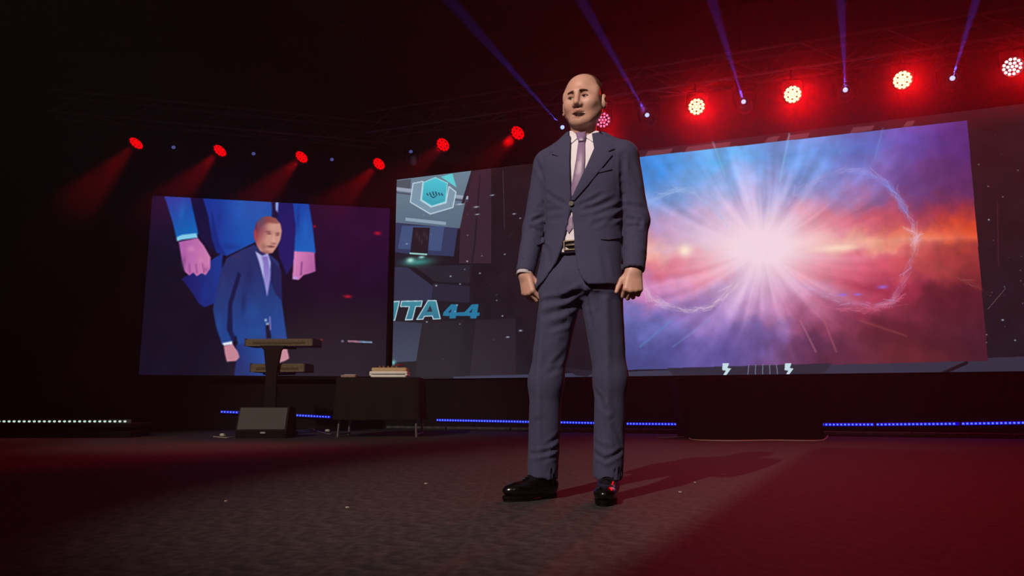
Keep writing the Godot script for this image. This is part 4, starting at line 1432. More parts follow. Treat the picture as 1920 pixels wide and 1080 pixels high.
# a piece of cloth or leather lying on the field: outline in photo pixels, with thickness
func patch(outline: Array, f: Callable, thick: float, every := 3.5, bulge := 0.0) -> ArrayMesh:
	var poly := PackedVector2Array()
	for i in range(0, outline.size(), 2):
		poly.append(Vector2(outline[i], outline[i + 1]))
	var pts := PackedVector2Array()
	var rim := 0
	var lo := poly[0]
	var hi := poly[0]
	for i in poly.size():
		var a := poly[i]
		var b := poly[(i + 1) % poly.size()]
		lo = lo.min(a)
		hi = hi.max(a)
		var n := maxi(1, int(a.distance_to(b) / every))
		for k in n:
			pts.append(a.lerp(b, float(k) / n))
	rim = pts.size()
	var y := lo.y + every * 0.5
	var row := 0
	while y < hi.y:
		var x := lo.x + every * (0.5 if row % 2 else 0.2)
		while x < hi.x:
			var q := Vector2(x, y)
			if Geometry2D.is_point_in_polygon(q, poly):
				var near := 1e9
				for i in rim: near = minf(near, pts[i].distance_to(q))
				if near > every * 0.5: pts.append(q)
			x += every
		y += every * 0.87
		row += 1
	var top := []
	var low := []
	for i in pts.size():
		var p := meet(pts[i].x, pts[i].y, f)
		var n := slope_of(p, f)
		top.append(p + n * (thick + (bulge if i >= rim else 0.0)))
		low.append(p - n * 0.003)
	var tri := Geometry2D.triangulate_delaunay(pts)
	var s := st()
	s.set_smooth_group(1)
	var used := {}
	for i in range(0, tri.size(), 3):
		var a := tri[i]
		var b := tri[i + 1]
		var c := tri[i + 2]
		if not Geometry2D.is_point_in_polygon((pts[a] + pts[b] + pts[c]) / 3.0, poly): continue
		if (pts[b] - pts[a]).cross(pts[c] - pts[a]) < 0.0:
			var t := b
			b = c
			c = t
		for k in [a, b, c]: s.add_vertex(top[k])       # clockwise as seen (pixel y points down)
		for e in [[a, b], [b, c], [c, a]]:
			var key := "%d_%d" % [mini(e[0], e[1]), maxi(e[0], e[1])]
			if used.has(key): used.erase(key)
			else: used[key] = e
	s.set_smooth_group(2)
	for key in used:
		var e: Array = used[key]
		for k in [top[e[0]], low[e[0]], low[e[1]], top[e[0]], low[e[1]], top[e[1]]]: s.add_vertex(k)
	return done(s)

# tables of the trunk, every 5 cm from y = 0.80
var t_a := PackedFloat32Array([0.2, 0.198, 0.194, 0.188, 0.182, 0.178, 0.174, 0.172, 0.173, 0.177, 0.183, 0.190, 0.197, 0.199, 0.178, 0.112, 0.066, 0.06, 0.06])
var t_b := PackedFloat32Array([0.15, 0.145, 0.139, 0.132, 0.124, 0.121, 0.12, 0.12, 0.122, 0.126, 0.13, 0.132, 0.13, 0.122, 0.105, 0.082, 0.066, 0.06, 0.06])
var t_x := PackedFloat32Array([0.015, 0.018, 0.022, 0.027, 0.032, 0.037, 0.042, 0.046, 0.049, 0.05, 0.051, 0.053, 0.055, 0.056, 0.057, 0.056, 0.052, 0.05, 0.05])
var t_z := PackedFloat32Array([0.0, 0.0, 0.0, 0.0, 0.0, 0.0, 0.0, 0.0, 0.0, 0.003, 0.005, 0.006, 0.003, -0.002, -0.008, -0.014, -0.014, -0.01, -0.01])

func trunk(p: Vector3, grow: float) -> float:
	var s := clampf((p.y - 0.8) / 0.05, 0.0, 16.99)
	var i := int(s)
	var t := s - i
	var i0 := maxi(i - 1, 0)
	var a := cubic_interpolate(t_a[i], t_a[i + 1], t_a[i0], t_a[i + 2], t) + grow
	var b := cubic_interpolate(t_b[i], t_b[i + 1], t_b[i0], t_b[i + 2], t) + grow
	var q := p - Vector3(lerpf(t_x[i], t_x[i + 1], t), 0, lerpf(t_z[i], t_z[i + 1], t))
	var u := q.dot(torso_r) / a
	var w := q.dot(torso_f) / b
	var u2 := u * u
	var w2 := w * w
	var r := 0.6 * sqrt(u2 + w2) + 0.4 * sqrt(sqrt(u2 * u2 + w2 * w2))
	return (r - 1.0) * minf(a, b)

var arm_l: Array[Vector3] = [Vector3(-0.108, 1.448, -0.065), Vector3(-0.168, 1.165, -0.08), Vector3(-0.213, 0.945, -0.01)]
var arm_r: Array[Vector3] = [Vector3(0.214, 1.448, 0.065), Vector3(0.264, 1.165, 0.055), Vector3(0.236, 0.935, 0.125)]

func sleeves(p: Vector3, grow: float) -> float:
	var d := cap(p, arm_l[0], arm_l[1], 0.066 + grow, 0.052 + grow)
	d = smin(d, cap(p, arm_l[1], arm_l[2] + Vector3(0.003, -0.0, 0), 0.052 + grow, 0.041 + grow), 0.02)
	var e := cap(p, arm_r[0], arm_r[1], 0.067 + grow, 0.055 + grow)
	e = smin(e, cap(p, arm_r[1], arm_r[2], 0.055 + grow, 0.046 + grow), 0.02)
	return minf(d, e)

func shoulders(p: Vector3, grow: float) -> float:
	var c := Vector3(0.056, 1.515, -0.012)
	return minf(cap(p, c - torso_r * 0.05, c - torso_r * 0.162 + Vector3(0, -0.05, 0), 0.055 + grow, 0.052 + grow), cap(p, c + torso_r * 0.05, c + torso_r * 0.162 + Vector3(0, -0.05, 0), 0.055 + grow, 0.052 + grow))

func coat_full(p: Vector3) -> float:
	var d := smin(trunk(p, 0.0), shoulders(p, 0.0), 0.05)
	return smin(d, sleeves(p, 0.0), 0.022)

func pixel_of(p: Vector3) -> Vector2:
	var q := p + MAN - EYE
	var dz := -q.z * cos(TILT) + q.y * sin(TILT)
	return Vector2(960 + q.x / dz * FOCAL, 540 - (q.y * cos(TILT) + q.z * sin(TILT)) / dz * FOCAL)

var coat_v: PackedVector2Array     # neck opening of the coat, in the plane of the chest (u, y)
var coat_cut: PackedVector2Array   # the opening below the button

func in_chest(p: Vector3) -> Vector2:
	return Vector2((p - Vector3(0.05, 0, 0)).dot(torso_r), p.y)

func away_from(q: Vector2, poly: PackedVector2Array) -> float:
	# signed distance, negative inside
	var d := 1e9
	for i in poly.size():
		d = minf(d, Geometry2D.get_closest_point_to_segment(q, poly[i], poly[(i + 1) % poly.size()]).distance_to(q))
	return -d if Geometry2D.is_point_in_polygon(q, poly) else d

func coat(p: Vector3) -> float:
	var tr := smin(trunk(p, 0.0), shoulders(p, 0.0), 0.05)
	tr = maxf(tr, 0.872 + 0.02 * (p.x - 0.05) - p.y)                 # hem
	tr = maxf(tr, p.y - 1.585 + (p.z) * 0.35)                         # neck
	var front := (p - Vector3(0.05, 0, 0)).dot(torso_f)
	# hollow below, and at the neck
	if p.y < 1.24:
		tr = maxf(tr, -maxf(trunk(p, -0.016), p.y - 1.22))
	if p.y > 1.22 and front > -0.12:
		tr = maxf(tr, -maxf(maxf(trunk(p, -0.012), 1.24 - p.y), -0.10 - front))
	if front > 0.0 and tr > -0.05:
		var q := in_chest(p)
		if p.y > 1.2: tr = maxf(tr, -maxf(away_from(q, coat_v), -front))
		else: tr = maxf(tr, -maxf(away_from(q, coat_cut), -front))
	# sleeves, open at the cuffs
	var sl := cap(p, arm_l[0], arm_l[1], 0.066, 0.052)
	sl = smin(sl, cap(p, arm_l[1], arm_l[2], 0.052, 0.041), 0.02)
	var cut_l := (p - arm_l[2]).dot((arm_l[2] - arm_l[1]).normalized())
	sl = maxf(sl, cut_l)
	if cut_l > -0.06: sl = maxf(sl, -cap(p, arm_l[1], arm_l[2], 0.040, 0.029))
	var sr := cap(p, arm_r[0], arm_r[1], 0.067, 0.055)
	sr = smin(sr, cap(p, arm_r[1], arm_r[2], 0.055, 0.046), 0.02)
	var cut_r := (p - arm_r[2]).dot((arm_r[2] - arm_r[1]).normalized())
	sr = maxf(sr, cut_r)
	if cut_r > -0.06: sr = maxf(sr, -cap(p, arm_r[1], arm_r[2], 0.043, 0.034))
	return smin(tr, minf(sl, sr), 0.022) if p.y > 1.27 else minf(tr, minf(sl, sr))

# legs: hip, knee, ankle
var leg_l: Array[Vector3] = [Vector3(-0.052, 0.90, 0.0), Vector3(-0.127, 0.48, 0.012), Vector3(-0.143, 0.07, -0.01)]
var leg_r: Array[Vector3] = [Vector3(0.108, 0.90, 0.02), Vector3(0.142, 0.49, 0.04), Vector3(0.125, 0.07, 0.02)]

func trousers(p: Vector3) -> float:
	var a := cap(p, leg_l[0], leg_l[1], 0.092, 0.068)
	a = smin(a, cap(p, leg_l[1], leg_l[2], 0.068, 0.064), 0.04)
	var b := cap(p, leg_r[0], leg_r[1], 0.094, 0.066)
	b = smin(b, cap(p, leg_r[1], leg_r[2], 0.066, 0.062), 0.04)
	var d := smin(a, b, 0.028 if p.y < 0.82 else 0.06)
	var seat := maxf(trunk(p, -0.036), absf(p.y - 0.97) - 0.11)
	d = smin(d, seat, 0.05)
	d = maxf(d, p.y - 1.07)
	# hems: open below, longer at the heel
	d = maxf(d, (0.088 - 0.28 * (p.z - 0.03) if p.x > 0.0 else 0.082 + 0.10 * (-p.x - 0.14)) - p.y)
	if p.y < 0.16:
		d = maxf(d, -maxf(cap(p, leg_l[1], leg_l[2] + Vector3(0, -0.1, 0), 0.054, 0.05), p.y - 0.125))
		d = maxf(d, -maxf(cap(p, leg_r[1], leg_r[2] + Vector3(0, -0.1, 0), 0.052, 0.048), p.y - 0.125))
	return d

func shirt(p: Vector3) -> float:
	var d := trunk(p, -0.013)
	d = maxf(d, p.y - 1.535)
	return maxf(d, 1.02 - p.y)

func head(p: Vector3) -> float:
	var q := (p - head_at) * head_basis     # the head's own axes: x to the picture's right, z out of the face
	var m := Vector3(absf(q.x), q.y, q.z)
	var d := egg(q, Vector3(0, 0.038, -0.016), Vector3(0.083, 0.088, 0.1))
	d = smin(d, egg(q, Vector3(0, -0.042, 0.014), Vector3(0.075, 0.088, 0.078)), 0.03)
	d = smin(d, cap(m, Vector3(0.06, -0.055, -0.006), Vector3(0.028, -0.108, 0.046), 0.022, 0.022), 0.025)
	d = smin(d, (q - Vector3(0, -0.116, 0.056)).length() - 0.022, 0.025)
	d = smin(d, (m - Vector3(0.047, -0.035, 0.053)).length() - 0.028, 0.02)
	d = smin(d, cap(m, Vector3(0.008, 0.013, 0.088), Vector3(0.062, 0.006, 0.045), 0.0125, 0.014), 0.02)
	d = smin(d, cap(m, Vector3(0.062, 0.025, 0.03), Vector3(0.058, -0.055, 0.018), 0.017, 0.018), 0.03)
	# eye sockets
	d = -smin(-d, (m - Vector3(0.031, -0.01, 0.1)).length() - 0.0195, 0.01)
	# nose
	var nose := cap(q, Vector3(0, 0.008, 0.086), Vector3(0, -0.047, 0.106), 0.0085, 0.0125)
	nose = smin(nose, (m - Vector3(0.013, -0.053, 0.095)).length() - 0.0095, 0.008)
	d = smin(d, nose, 0.012)
	# lips with the mouth a little open
	d = smin(d, cap(m, Vector3(0, -0.076, 0.086), Vector3(0.027, -0.082, 0.071), 0.0065, 0.004), 0.008)
	d = smin(d, cap(m, Vector3(0, -0.1, 0.08), Vector3(0.023, -0.095, 0.07), 0.007, 0.004), 0.008)
	d = maxf(d, -cap(m, Vector3(0, -0.0885, 0.072), Vector3(0.025, -0.087, 0.064), 0.0085, 0.005))
	d = maxf(d, -cap(m, Vector3(0, -0.0885, 0.092), Vector3(0.025, -0.087, 0.078), 0.0072, 0.0035))
	# ears
	var e := Vector3(m.x - 0.091, (m.y + 0.014), m.z + 0.012)
	var ear := egg(e, Vector3.ZERO, Vector3(0.013, 0.034, 0.021))
	ear = maxf(ear, -((e - Vector3(0.012, 0.002, 0.003)).length() - 0.013))
	d = smin(d, ear, 0.01)
	return d

func neck(p: Vector3) -> float:
	return cap(p, Vector3(0.052, 1.5, -0.02), Vector3(0.05, 1.68, -0.012), 0.062, 0.053)

func hand_field(curl: Array, thumb: Array) -> Callable:
	var bones := []
	var root := [Vector3(0.02, 0.0, 0), Vector3(0.007, 0.0, 0), Vector3(-0.006, 0.0, 0), Vector3(-0.018, 0.0, 0)]
	var knuckle := [Vector3(0.031, 0.086, 0), Vector3(0.0105, 0.091, -0.003), Vector3(-0.0105, 0.087, -0.002), Vector3(-0.030, 0.079, 0.002)]
	var size := [[0.042, 0.026, 0.02], [0.046, 0.029, 0.021], [0.043, 0.027, 0.02], [0.034, 0.021, 0.018]]
	var fingers := []
	for k in 4:
		bones.append([root[k], knuckle[k], 0.0165, 0.0125])
		var at: Vector3 = knuckle[k]
		var chain := []
		for j in 3:
			var turn := deg_to_rad(float(curl[j]) + (k - 1.5) * 3.0)
			var dir := Vector3((1.5 - k) * 0.03, cos(turn), sin(turn))
			var to: Vector3 = at + dir.normalized() * float(size[k][j])
			chain.append([at, to, 0.0105 - j * 0.0009, 0.0096 - j * 0.0009])
			at = to
		fingers.append(chain)
	return func(q: Vector3) -> float:
		var d := 1e9
		for b in bones: d = smin(d, cap(q, b[0], b[1], b[2], b[3]), 0.016)
		d = smin(d, cap(q, Vector3(0.0, -0.022, 0.0), Vector3(0, 0.005, 0), 0.025, 0.026), 0.02)
		for c in fingers:
			var f := 1e9
			for b in c: f = smin(f, cap(q, b[0], b[1], b[2], b[3]), 0.003)
			d = smin(d, f, 0.0045)
		var t := 1e9
		for k in thumb.size() - 1: t = smin(t, cap(q, thumb[k], thumb[k + 1], 0.0145 - 0.0022 * k, 0.0125 - 0.0022 * k), 0.004)
		return smin(d, t, 0.006)

func hand_axes(down: Vector3, thumb: Vector3, mirror: float) -> Basis:
	var y := down.normalized()
	var x := (thumb - y * thumb.dot(y)).normalized()
	return Basis(x, y, x.cross(y) * mirror)

func build_person() -> void:
	head_basis = Basis.from_euler(Vector3(-0.02, -0.42, 0.03))
	coat_v = PackedVector2Array([Vector2(-0.06, 1.66), Vector2(0.105, 1.66), Vector2(0.092, 1.56), Vector2(0.085, 1.46), Vector2(0.05, 1.385), Vector2(0.006, 1.30), Vector2(-0.014, 1.262), Vector2(-0.033, 1.262), Vector2(-0.052, 1.4), Vector2(-0.056, 1.54)])
	coat_cut = PackedVector2Array([Vector2(-0.03, 1.225), Vector2(-0.055, 1.115), Vector2(-0.073, 1.045), Vector2(-0.1, 0.975), Vector2(-0.15, 0.905), Vector2(-0.21, 0.862), Vector2(-0.21, 0.8), Vector2(0.06, 0.8), Vector2(0.05, 0.862), Vector2(0.018, 0.895), Vector2(-0.004, 0.94), Vector2(-0.02, 1.03)])
	var o := thing("person", MAN, "man in a navy suit and lilac tie standing on the stage, fists lowered", "person")
	var cloth := suit_cloth("suit_navy", Color(0.272, 0.275, 0.385))
	var skin := mat("skin", Color(0.75, 0.575, 0.515), 0.5)
	skin.vertex_color_use_as_albedo = true
	skin.subsurf_scatter_enabled = true
	skin.subsurf_scatter_strength = 0.12
	person_body(o, skin)
	# coat
	var out := {"v": PackedVector3Array(), "i": PackedInt32Array()}
	surface_net(coat, Vector3(-0.3, 0.83, -0.2), Vector3(0.37, 1.64, 0.24), 0.0078, out)
	var lines := [
		[[1080, 388, 1105, 378, 1130, 364], 0.005, 0.010], [[1085, 394, 1120, 388, 1152, 372], 0.006, 0.011], [[1120, 402, 1168, 384], 0.006, 0.011], [[1115, 420, 1165, 404], 0.007, 0.012], [[1140, 418, 1170, 398], 0.005, 0.010],
		[[1062, 385, 1040, 372, 1024, 360], 0.004, 0.011], [[1055, 392, 1026, 396], 0.004, 0.010], [[1050, 410, 1022, 420], 0.004, 0.012],
		[[1005, 300, 1020, 340, 1022, 380], 0.006, 0.012], [[1168, 290, 1166, 330, 1170, 372], 0.006, 0.012],
		[[980, 410, 1000, 414, 1016, 408], 0.009, 0.010], [[976, 424, 996, 428, 1014, 436], 0.008, 0.010], [[984, 396, 1012, 388], 0.005, 0.010], [[975, 448, 1004, 452], 0.005, 0.011],
		[[1176, 410, 1200, 416, 1220, 408], 0.008, 0.010], [[1178, 426, 1200, 424, 1218, 430], 0.008, 0.010], [[1176, 384, 1208, 392], 0.005, 0.012], [[1190, 446, 1216, 440], 0.005, 0.010], [[1172, 468, 1210, 476], 0.004, 0.012],
		[[1010, 455, 1028, 470, 1030, 500], 0.004, 0.012], [[1130, 470, 1140, 520], 0.003, 0.014], [[1080, 300, 1110, 330], -0.002, 0.02], [[1180, 300, 1196, 340], 0.004, 0.014]]
	fold(out, folds_from(lines, coat_full), 0.0016)
	var jacket := put("jacket", net_mesh(out), cloth, o)
	var coat_call := coat_full
	put("lapel", patch([1110, 252, 1122, 250, 1140, 262, 1152, 280, 1140, 285, 1148, 291, 1126, 318, 1100, 350, 1077, 376, 1071, 375, 1082, 350, 1100, 312, 1114, 280], coat_call, 0.006, 4.0, 0.001), cloth, jacket)
	put("lapel", patch([1070, 256, 1060, 258, 1046, 272, 1036, 290, 1048, 294, 1040, 302, 1052, 335, 1067, 373, 1071, 376, 1069, 340, 1068, 300, 1069, 275], coat_call, 0.006, 4.0, 0.001), cloth, jacket)
	put("pocket_flap", patch([1124, 437, 1162, 434, 1164, 446, 1140, 450, 1126, 449], coat_call, 0.005, 4.0), cloth, jacket)
	put("pocket_flap", patch([1004, 449, 1023, 444, 1022, 455, 1006, 460], coat_call, 0.005, 4.0), cloth, jacket)
	put("breast_pocket", patch([1122, 318, 1146, 312, 1147, 318, 1123, 324], coat_call, 0.004, 4.0), cloth, jacket)
	var at := meet(1072, 382, coat_call)
	var bt := put("button", lathe([Vector2(0.0105, -0.004), Vector2(0.0105, 0.003), Vector2(0.008, 0.0045), Vector2(0.0, 0.0035)], 16), mat("button_horn", Color(0.5, 0.47, 0.45), 0.18, 0.3), jacket)
	var nrm := slope_of(at, coat_call)
	aimed(bt, at + nrm * 0.006, at + nrm)
	# trousers
	out = {"v": PackedVector3Array(), "i": PackedInt32Array()}
	surface_net(trousers, Vector3(-0.26, 0.03, -0.19), Vector3(0.28, 1.1, 0.2), 0.0085, out)
	lines = [
		[[1088, 545, 1060, 560, 1020, 566], 0.010, 0.014], [[1085, 565, 1055, 582, 1022, 592], 0.010, 0.014], [[1084, 590, 1060, 606, 1034, 614], 0.007, 0.013], [[1080, 615, 1055, 640], 0.005, 0.013],
		[[1094, 548, 1102, 575, 1108, 610], 0.007, 0.012], [[1106, 545, 1112, 575], 0.005, 0.010], [[1122, 550, 1126, 590], 0.005, 0.011], [[1090, 540, 1090, 590], 0.010, 0.012],
		[[1020, 560, 1014, 660], -0.012, 0.018], [[1014, 660, 1009, 780], -0.013, 0.017], [[1009, 780, 1010, 880], -0.008, 0.014],
		[[1136, 560, 1138, 650], -0.012, 0.018], [[1138, 650, 1140, 780], -0.013, 0.017], [[1140, 780, 1138, 870], -0.008, 0.014],
		[[1050, 690, 1030, 700], 0.005, 0.012], [[1056, 665, 1036, 690], 0.005, 0.013], [[1114, 730, 1130, 752], 0.008, 0.011], [[1118, 748, 1140, 770], 0.005, 0.012],
		[[1046, 838, 1024, 848, 996, 852], 0.009, 0.010], [[1046, 852, 1020, 862], 0.007, 0.009], [[1048, 815, 1026, 836], 0.006, 0.011],
		[[1114, 848, 1136, 862, 1164, 846], 0.009, 0.010], [[1114, 826, 1140, 842], 0.007, 0.011], [[1120, 868, 1146, 880], 0.006, 0.008], [[1152, 800, 1166, 830], 0.006, 0.011], [[1135, 800, 1142, 860], 0.006, 0.010]]
	fold(out, folds_from(lines, trousers), 0.0015)
	put("trousers", net_mesh(out), cloth, o)
	# shirt, collar, tie
	out = {"v": PackedVector3Array(), "i": PackedInt32Array()}
	surface_net(shirt, Vector3(-0.16, 1.0, -0.16), Vector3(0.26, 1.6, 0.18), 0.0075, out)
	var white := mat("shirt_white", Color(0.84, 0.82, 0.86), 0.75)
	var sh := put("shirt", net_mesh(out), white, o)
	collar(sh, white)
	var silk := mat("tie_lilac", Color(0.56, 0.45, 0.62), 0.45, 0.0, 30.0, 0.25)
	var shirt_call := func(p: Vector3) -> float: return minf(trunk(p, -0.013), neck(p) - 0.004)
	var tie := put("tie", patch([1085, 267, 1097, 266, 1097, 300, 1094, 340, 1091, 374, 1068, 374, 1074, 340, 1081, 300], shirt_call, 0.008, 4.0, 0.003), silk, o)
	put("knot", patch([1081, 253, 1100, 252, 1098, 262, 1096, 269, 1086, 270, 1083, 262], shirt_call, 0.018, 3.0, 0.005), silk, tie)
	put("tie_end", patch([1062, 405, 1074, 405, 1074, 428, 1067, 438, 1062, 430], shirt_call, 0.006, 3.0, 0.001), silk, tie)
	# belt
	belt(o)
	# cuffs
	cuff(o, arm_l, white, 0.0375, 0.012)
	cuff(o, arm_r, white, 0.040, -0.004)
	shoes(o)
	microphone()

func suit_cloth(key: String, c: Color) -> StandardMaterial3D:
	var m := mat(key, c, 0.82, 0.0, 42.0, 0.22)
	m.rim_enabled = true
	m.rim = 0.25
	m.rim_tint = 0.6
	return m

func folds_from(lines: Array, f: Callable) -> Array:
	var out := []
	for l in lines:
		var q: Array = l[0]
		for i in range(0, q.size() - 2, 2):
			out.append([meet(q[i], q[i + 1], f), meet(q[i + 2], q[i + 3], f), l[1], l[2]])
	return out

func person_body(o: Node3D, skin: Material) -> void:
	# one mesh: head and neck, hands, and the plain figure inside the clothes
	var out := {"v": PackedVector3Array(), "i": PackedInt32Array()}
	var figure := func(p: Vector3) -> float:
		var d := maxf(maxf(trunk(p, -0.04), p.y - 1.46), 0.88 - p.y)
		d = smin(d, cap(p, Vector3(0.052, 1.42, -0.015), Vector3(0.052, 1.52, -0.02), 0.055, 0.05), 0.03)
		for arm in [arm_l, arm_r]:
			d = smin(d, cap(p, arm[0], arm[1], 0.042, 0.034), 0.02)
			d = minf(d, cap(p, arm[1], arm[2], 0.034, 0.025))
		for leg in [leg_l, leg_r]:
			d = smin(d, cap(p, leg[0], leg[1], 0.075, 0.05), 0.03)
			d = smin(d, cap(p, leg[1], leg[2], 0.05, 0.034), 0.02)
		return d
	surface_net(figure, Vector3(-0.28, 0.0, -0.16), Vector3(0.34, 1.6, 0.2), 0.018, out)
	var head_call := func(p: Vector3) -> float: return smin(head(p), neck(p), 0.03)
	surface_net(head_call, Vector3(-0.08, 1.49, -0.14), Vector3(0.17, 1.87, 0.16), 0.0034, out)
	for side in 2:
		var arm: Array = arm_l if side == 0 else arm_r
		var f := hand_field([48, 112, 160], [Vector3(0.02, 0.018, 0.006), Vector3(0.034, 0.05, 0.026), Vector3(0.03, 0.082, 0.034), Vector3(0.02, 0.104, 0.038)]) if side == 0 else hand_field([66, 150, 196], [Vector3(0.022, 0.015, 0.004), Vector3(0.046, 0.045, 0.012), Vector3(0.058, 0.075, 0.016), Vector3(0.066, 0.1, 0.014)])
		var axes := hand_axes(Vector3(0.16, -1, 0.12), Vector3(0.62, 0, 0.78), 1.0) if side == 0 else hand_axes(Vector3(-0.1, -1, 0.22), Vector3(-0.97, 0.0, 0.12), 1.0)
		# the palm looks back (right hand in the picture) or to the thigh (left hand)
		if (side == 0 and axes.z.x < 0.0) or (side == 1 and axes.z.z > 0.0):
			axes.z = -axes.z
		var at: Vector3 = arm[2]
		var g := func(p: Vector3) -> float: return f.call(Vector3((p - at).dot(axes.x), (p - at).dot(axes.y), (p - at).dot(axes.z)))
		surface_net(g, at + Vector3(-0.085, -0.155, -0.085), at + Vector3(0.085, 0.06, 0.085), 0.0032, out)
	# colours of the skin: lips, cheeks, cropped beard
	var c := PackedColorArray()
	c.resize(out.v.size())
	var noise := FastNoiseLite.new()
	noise.frequency = 40.0
	for k in out.v.size():
		var p: Vector3 = out.v[k]
		var q := (p - head_at) * head_basis
		var tint := Color(1, 1, 1)
		if p.y > 1.5:
			var lips := maxf(exp(-pow(Vector2(q.x / 0.026, (q.y + 0.1) / 0.0065).length(), 4.0)), exp(-pow(Vector2(q.x / 0.027, (q.y + 0.077) / 0.0055).length(), 4.0))) if q.z > 0.07 else 0.0
			tint = tint.lerp(Color(0.72, 0.46, 0.44), lips * 0.8)
		var n := 1.0 + 0.06 * noise.get_noise_3dv(p)
		c[k] = Color(tint.r * n, tint.g * n, tint.b * n)
	out.c = c
	var b := put("body", net_mesh(out), skin, o)
	b.set_meta("label", "bare head, neck and hands")
	put("mouth", patch([1072, 213.5, 1079, 211, 1090, 210.2, 1097.5, 212.5, 1091, 216.8, 1080, 217.4], head_call, 0.0012, 2.2), mat("mouth_shade", Color(0.16, 0.07, 0.07), 0.6), o)
	# cropped hair over the back and sides of the skull
	var hair_call := func(p: Vector3) -> float:
		var q := (p - head_at) * head_basis
		var d := egg(q, Vector3(0, 0.039, -0.017), Vector3(0.0868, 0.0912, 0.1035))
		d = smin(d, egg(q, Vector3(0, -0.02, -0.03), Vector3(0.07, 0.07, 0.075)), 0.03)
		var line := q.z - 0.03 + 0.25 * maxf(0.0, q.y - 0.06) + 0.6 * maxf(0.0, -q.y)
		var under := -0.055 - q.y + maxf(0.0, q.z + 0.03) * 0.8
		return maxf(maxf(d, line), under)
	var h := {"v": PackedVector3Array(), "i": PackedInt32Array()}
	surface_net(hair_call, Vector3(-0.08, 1.62, -0.14), Vector3(0.17, 1.87, 0.16), 0.0042, h)
	put("hair", net_mesh(h), mat("hair_cropped", Color(0.4, 0.3, 0.235), 0.85, 0.0, 60.0, 0.5), o)
	# eyes and brows
	for s in [-1.0, 1.0]:
		var eye := put("eye", egg_mesh(0.0125), mat("eye_white", Color(0.72, 0.68, 0.66), 0.3), o)
		eye.transform = Transform3D(head_basis, head_at + head_basis * Vector3(s * 0.031, -0.013, 0.0745))
		var iris := put("iris", lathe([Vector2(0.006, 0.0), Vector2(0.0045, 0.0012), Vector2(0, 0.0015)], 14, true), mat("iris_dark", Color(0.12, 0.1, 0.09), 0.25), eye)
		iris.transform = Transform3D(Basis(), Vector3(-0.0015, -0.0005, 0.0112))
		var lid := put("eyelid", tube([Vector3(-0.014, 0.002, 0.006), Vector3(-0.006, 0.0045, 0.011), Vector3(0.0, 0.0052, 0.0125), Vector3(0.007, 0.0042, 0.011), Vector3(0.014, 0.001, 0.006)], 0.0034, 6), mat("lid_skin", Color(0.6, 0.43, 0.37), 0.5), eye)
		lid.position = Vector3(0, 0.0005, 0.0005)
		var brow := []
		for t in 7:
			var x: float = s * lerpf(0.014, 0.045, t / 6.0)
			var y: float = 0.0085 + 0.003 * sin(PI * t / 6.0) + 0.001 * t / 6.0
			# down onto the skin along the head's own z
			var z := 0.14
			for k in 40:
				var r := head(head_at + head_basis * Vector3(x, y, z))
				z -= r * 0.8
				if absf(r) < 0.0005: break
			brow.append(head_at + head_basis * Vector3(x, y, z + 0.0005))
		put("eyebrow", tube(brow, 0.0034, 6), mat("brow_brown", Color(0.3, 0.21, 0.17), 0.9), o)

func egg_mesh(r: float) -> ArrayMesh:
	var prof := []
	for k in 11:
		prof.append(Vector2(sin(PI * k / 10.0) * r, -cos(PI * k / 10.0) * r))
	return lathe(prof, 18, true)

func collar(sh: Node3D, white: Material) -> void:
	# a stand round the neck and two points folded down over the tie
	var s := st()
	s.set_smooth_group(1)
	var c := Vector3(0.052, 1.528, -0.018)
	var top := Vector3(0.05, 1.578, -0.014)
	var n := 36
	for i in n:
		var p := TAU * i / n
		var q := TAU * (i + 1) / n
		var ring := func(t: float, mid: Vector3, r: float, dip: float) -> Vector3:
			var dir := torso_r * cos(t) + torso_f * sin(t)
			return mid + dir * r + Vector3(0, -dip * maxf(0.0, sin(t)), 0)
		quad(s, ring.call(q, c, 0.078, 0.02), ring.call(p, c, 0.078, 0.02), ring.call(p, top, 0.0665, 0.03), ring.call(q, top, 0.0665, 0.03))
		quad(s, ring.call(p, top, 0.0665, 0.03), ring.call(p, top, 0.0625, 0.03), ring.call(q, top, 0.0625, 0.03), ring.call(q, top, 0.0665, 0.03))
		quad(s, ring.call(p, c, 0.066, 0.02), ring.call(q, c, 0.066, 0.02), ring.call(q, top, 0.0625, 0.03), ring.call(p, top, 0.0625, 0.03))
	put("collar_stand", done(s), white, sh)
	var f := func(p: Vector3) -> float: return smin(trunk(p, -0.013), cap(p, c + Vector3(0, -0.03, 0), top, 0.08, 0.067), 0.01)
	put("collar_point", patch([1070, 246, 1075, 247, 1086, 258, 1072, 270, 1069, 262], f, 0.006, 3.0), white, sh)
	put("collar_point", patch([1122, 248, 1116, 247, 1097, 258, 1111, 267, 1119, 262], f, 0.006, 3.0), white, sh)

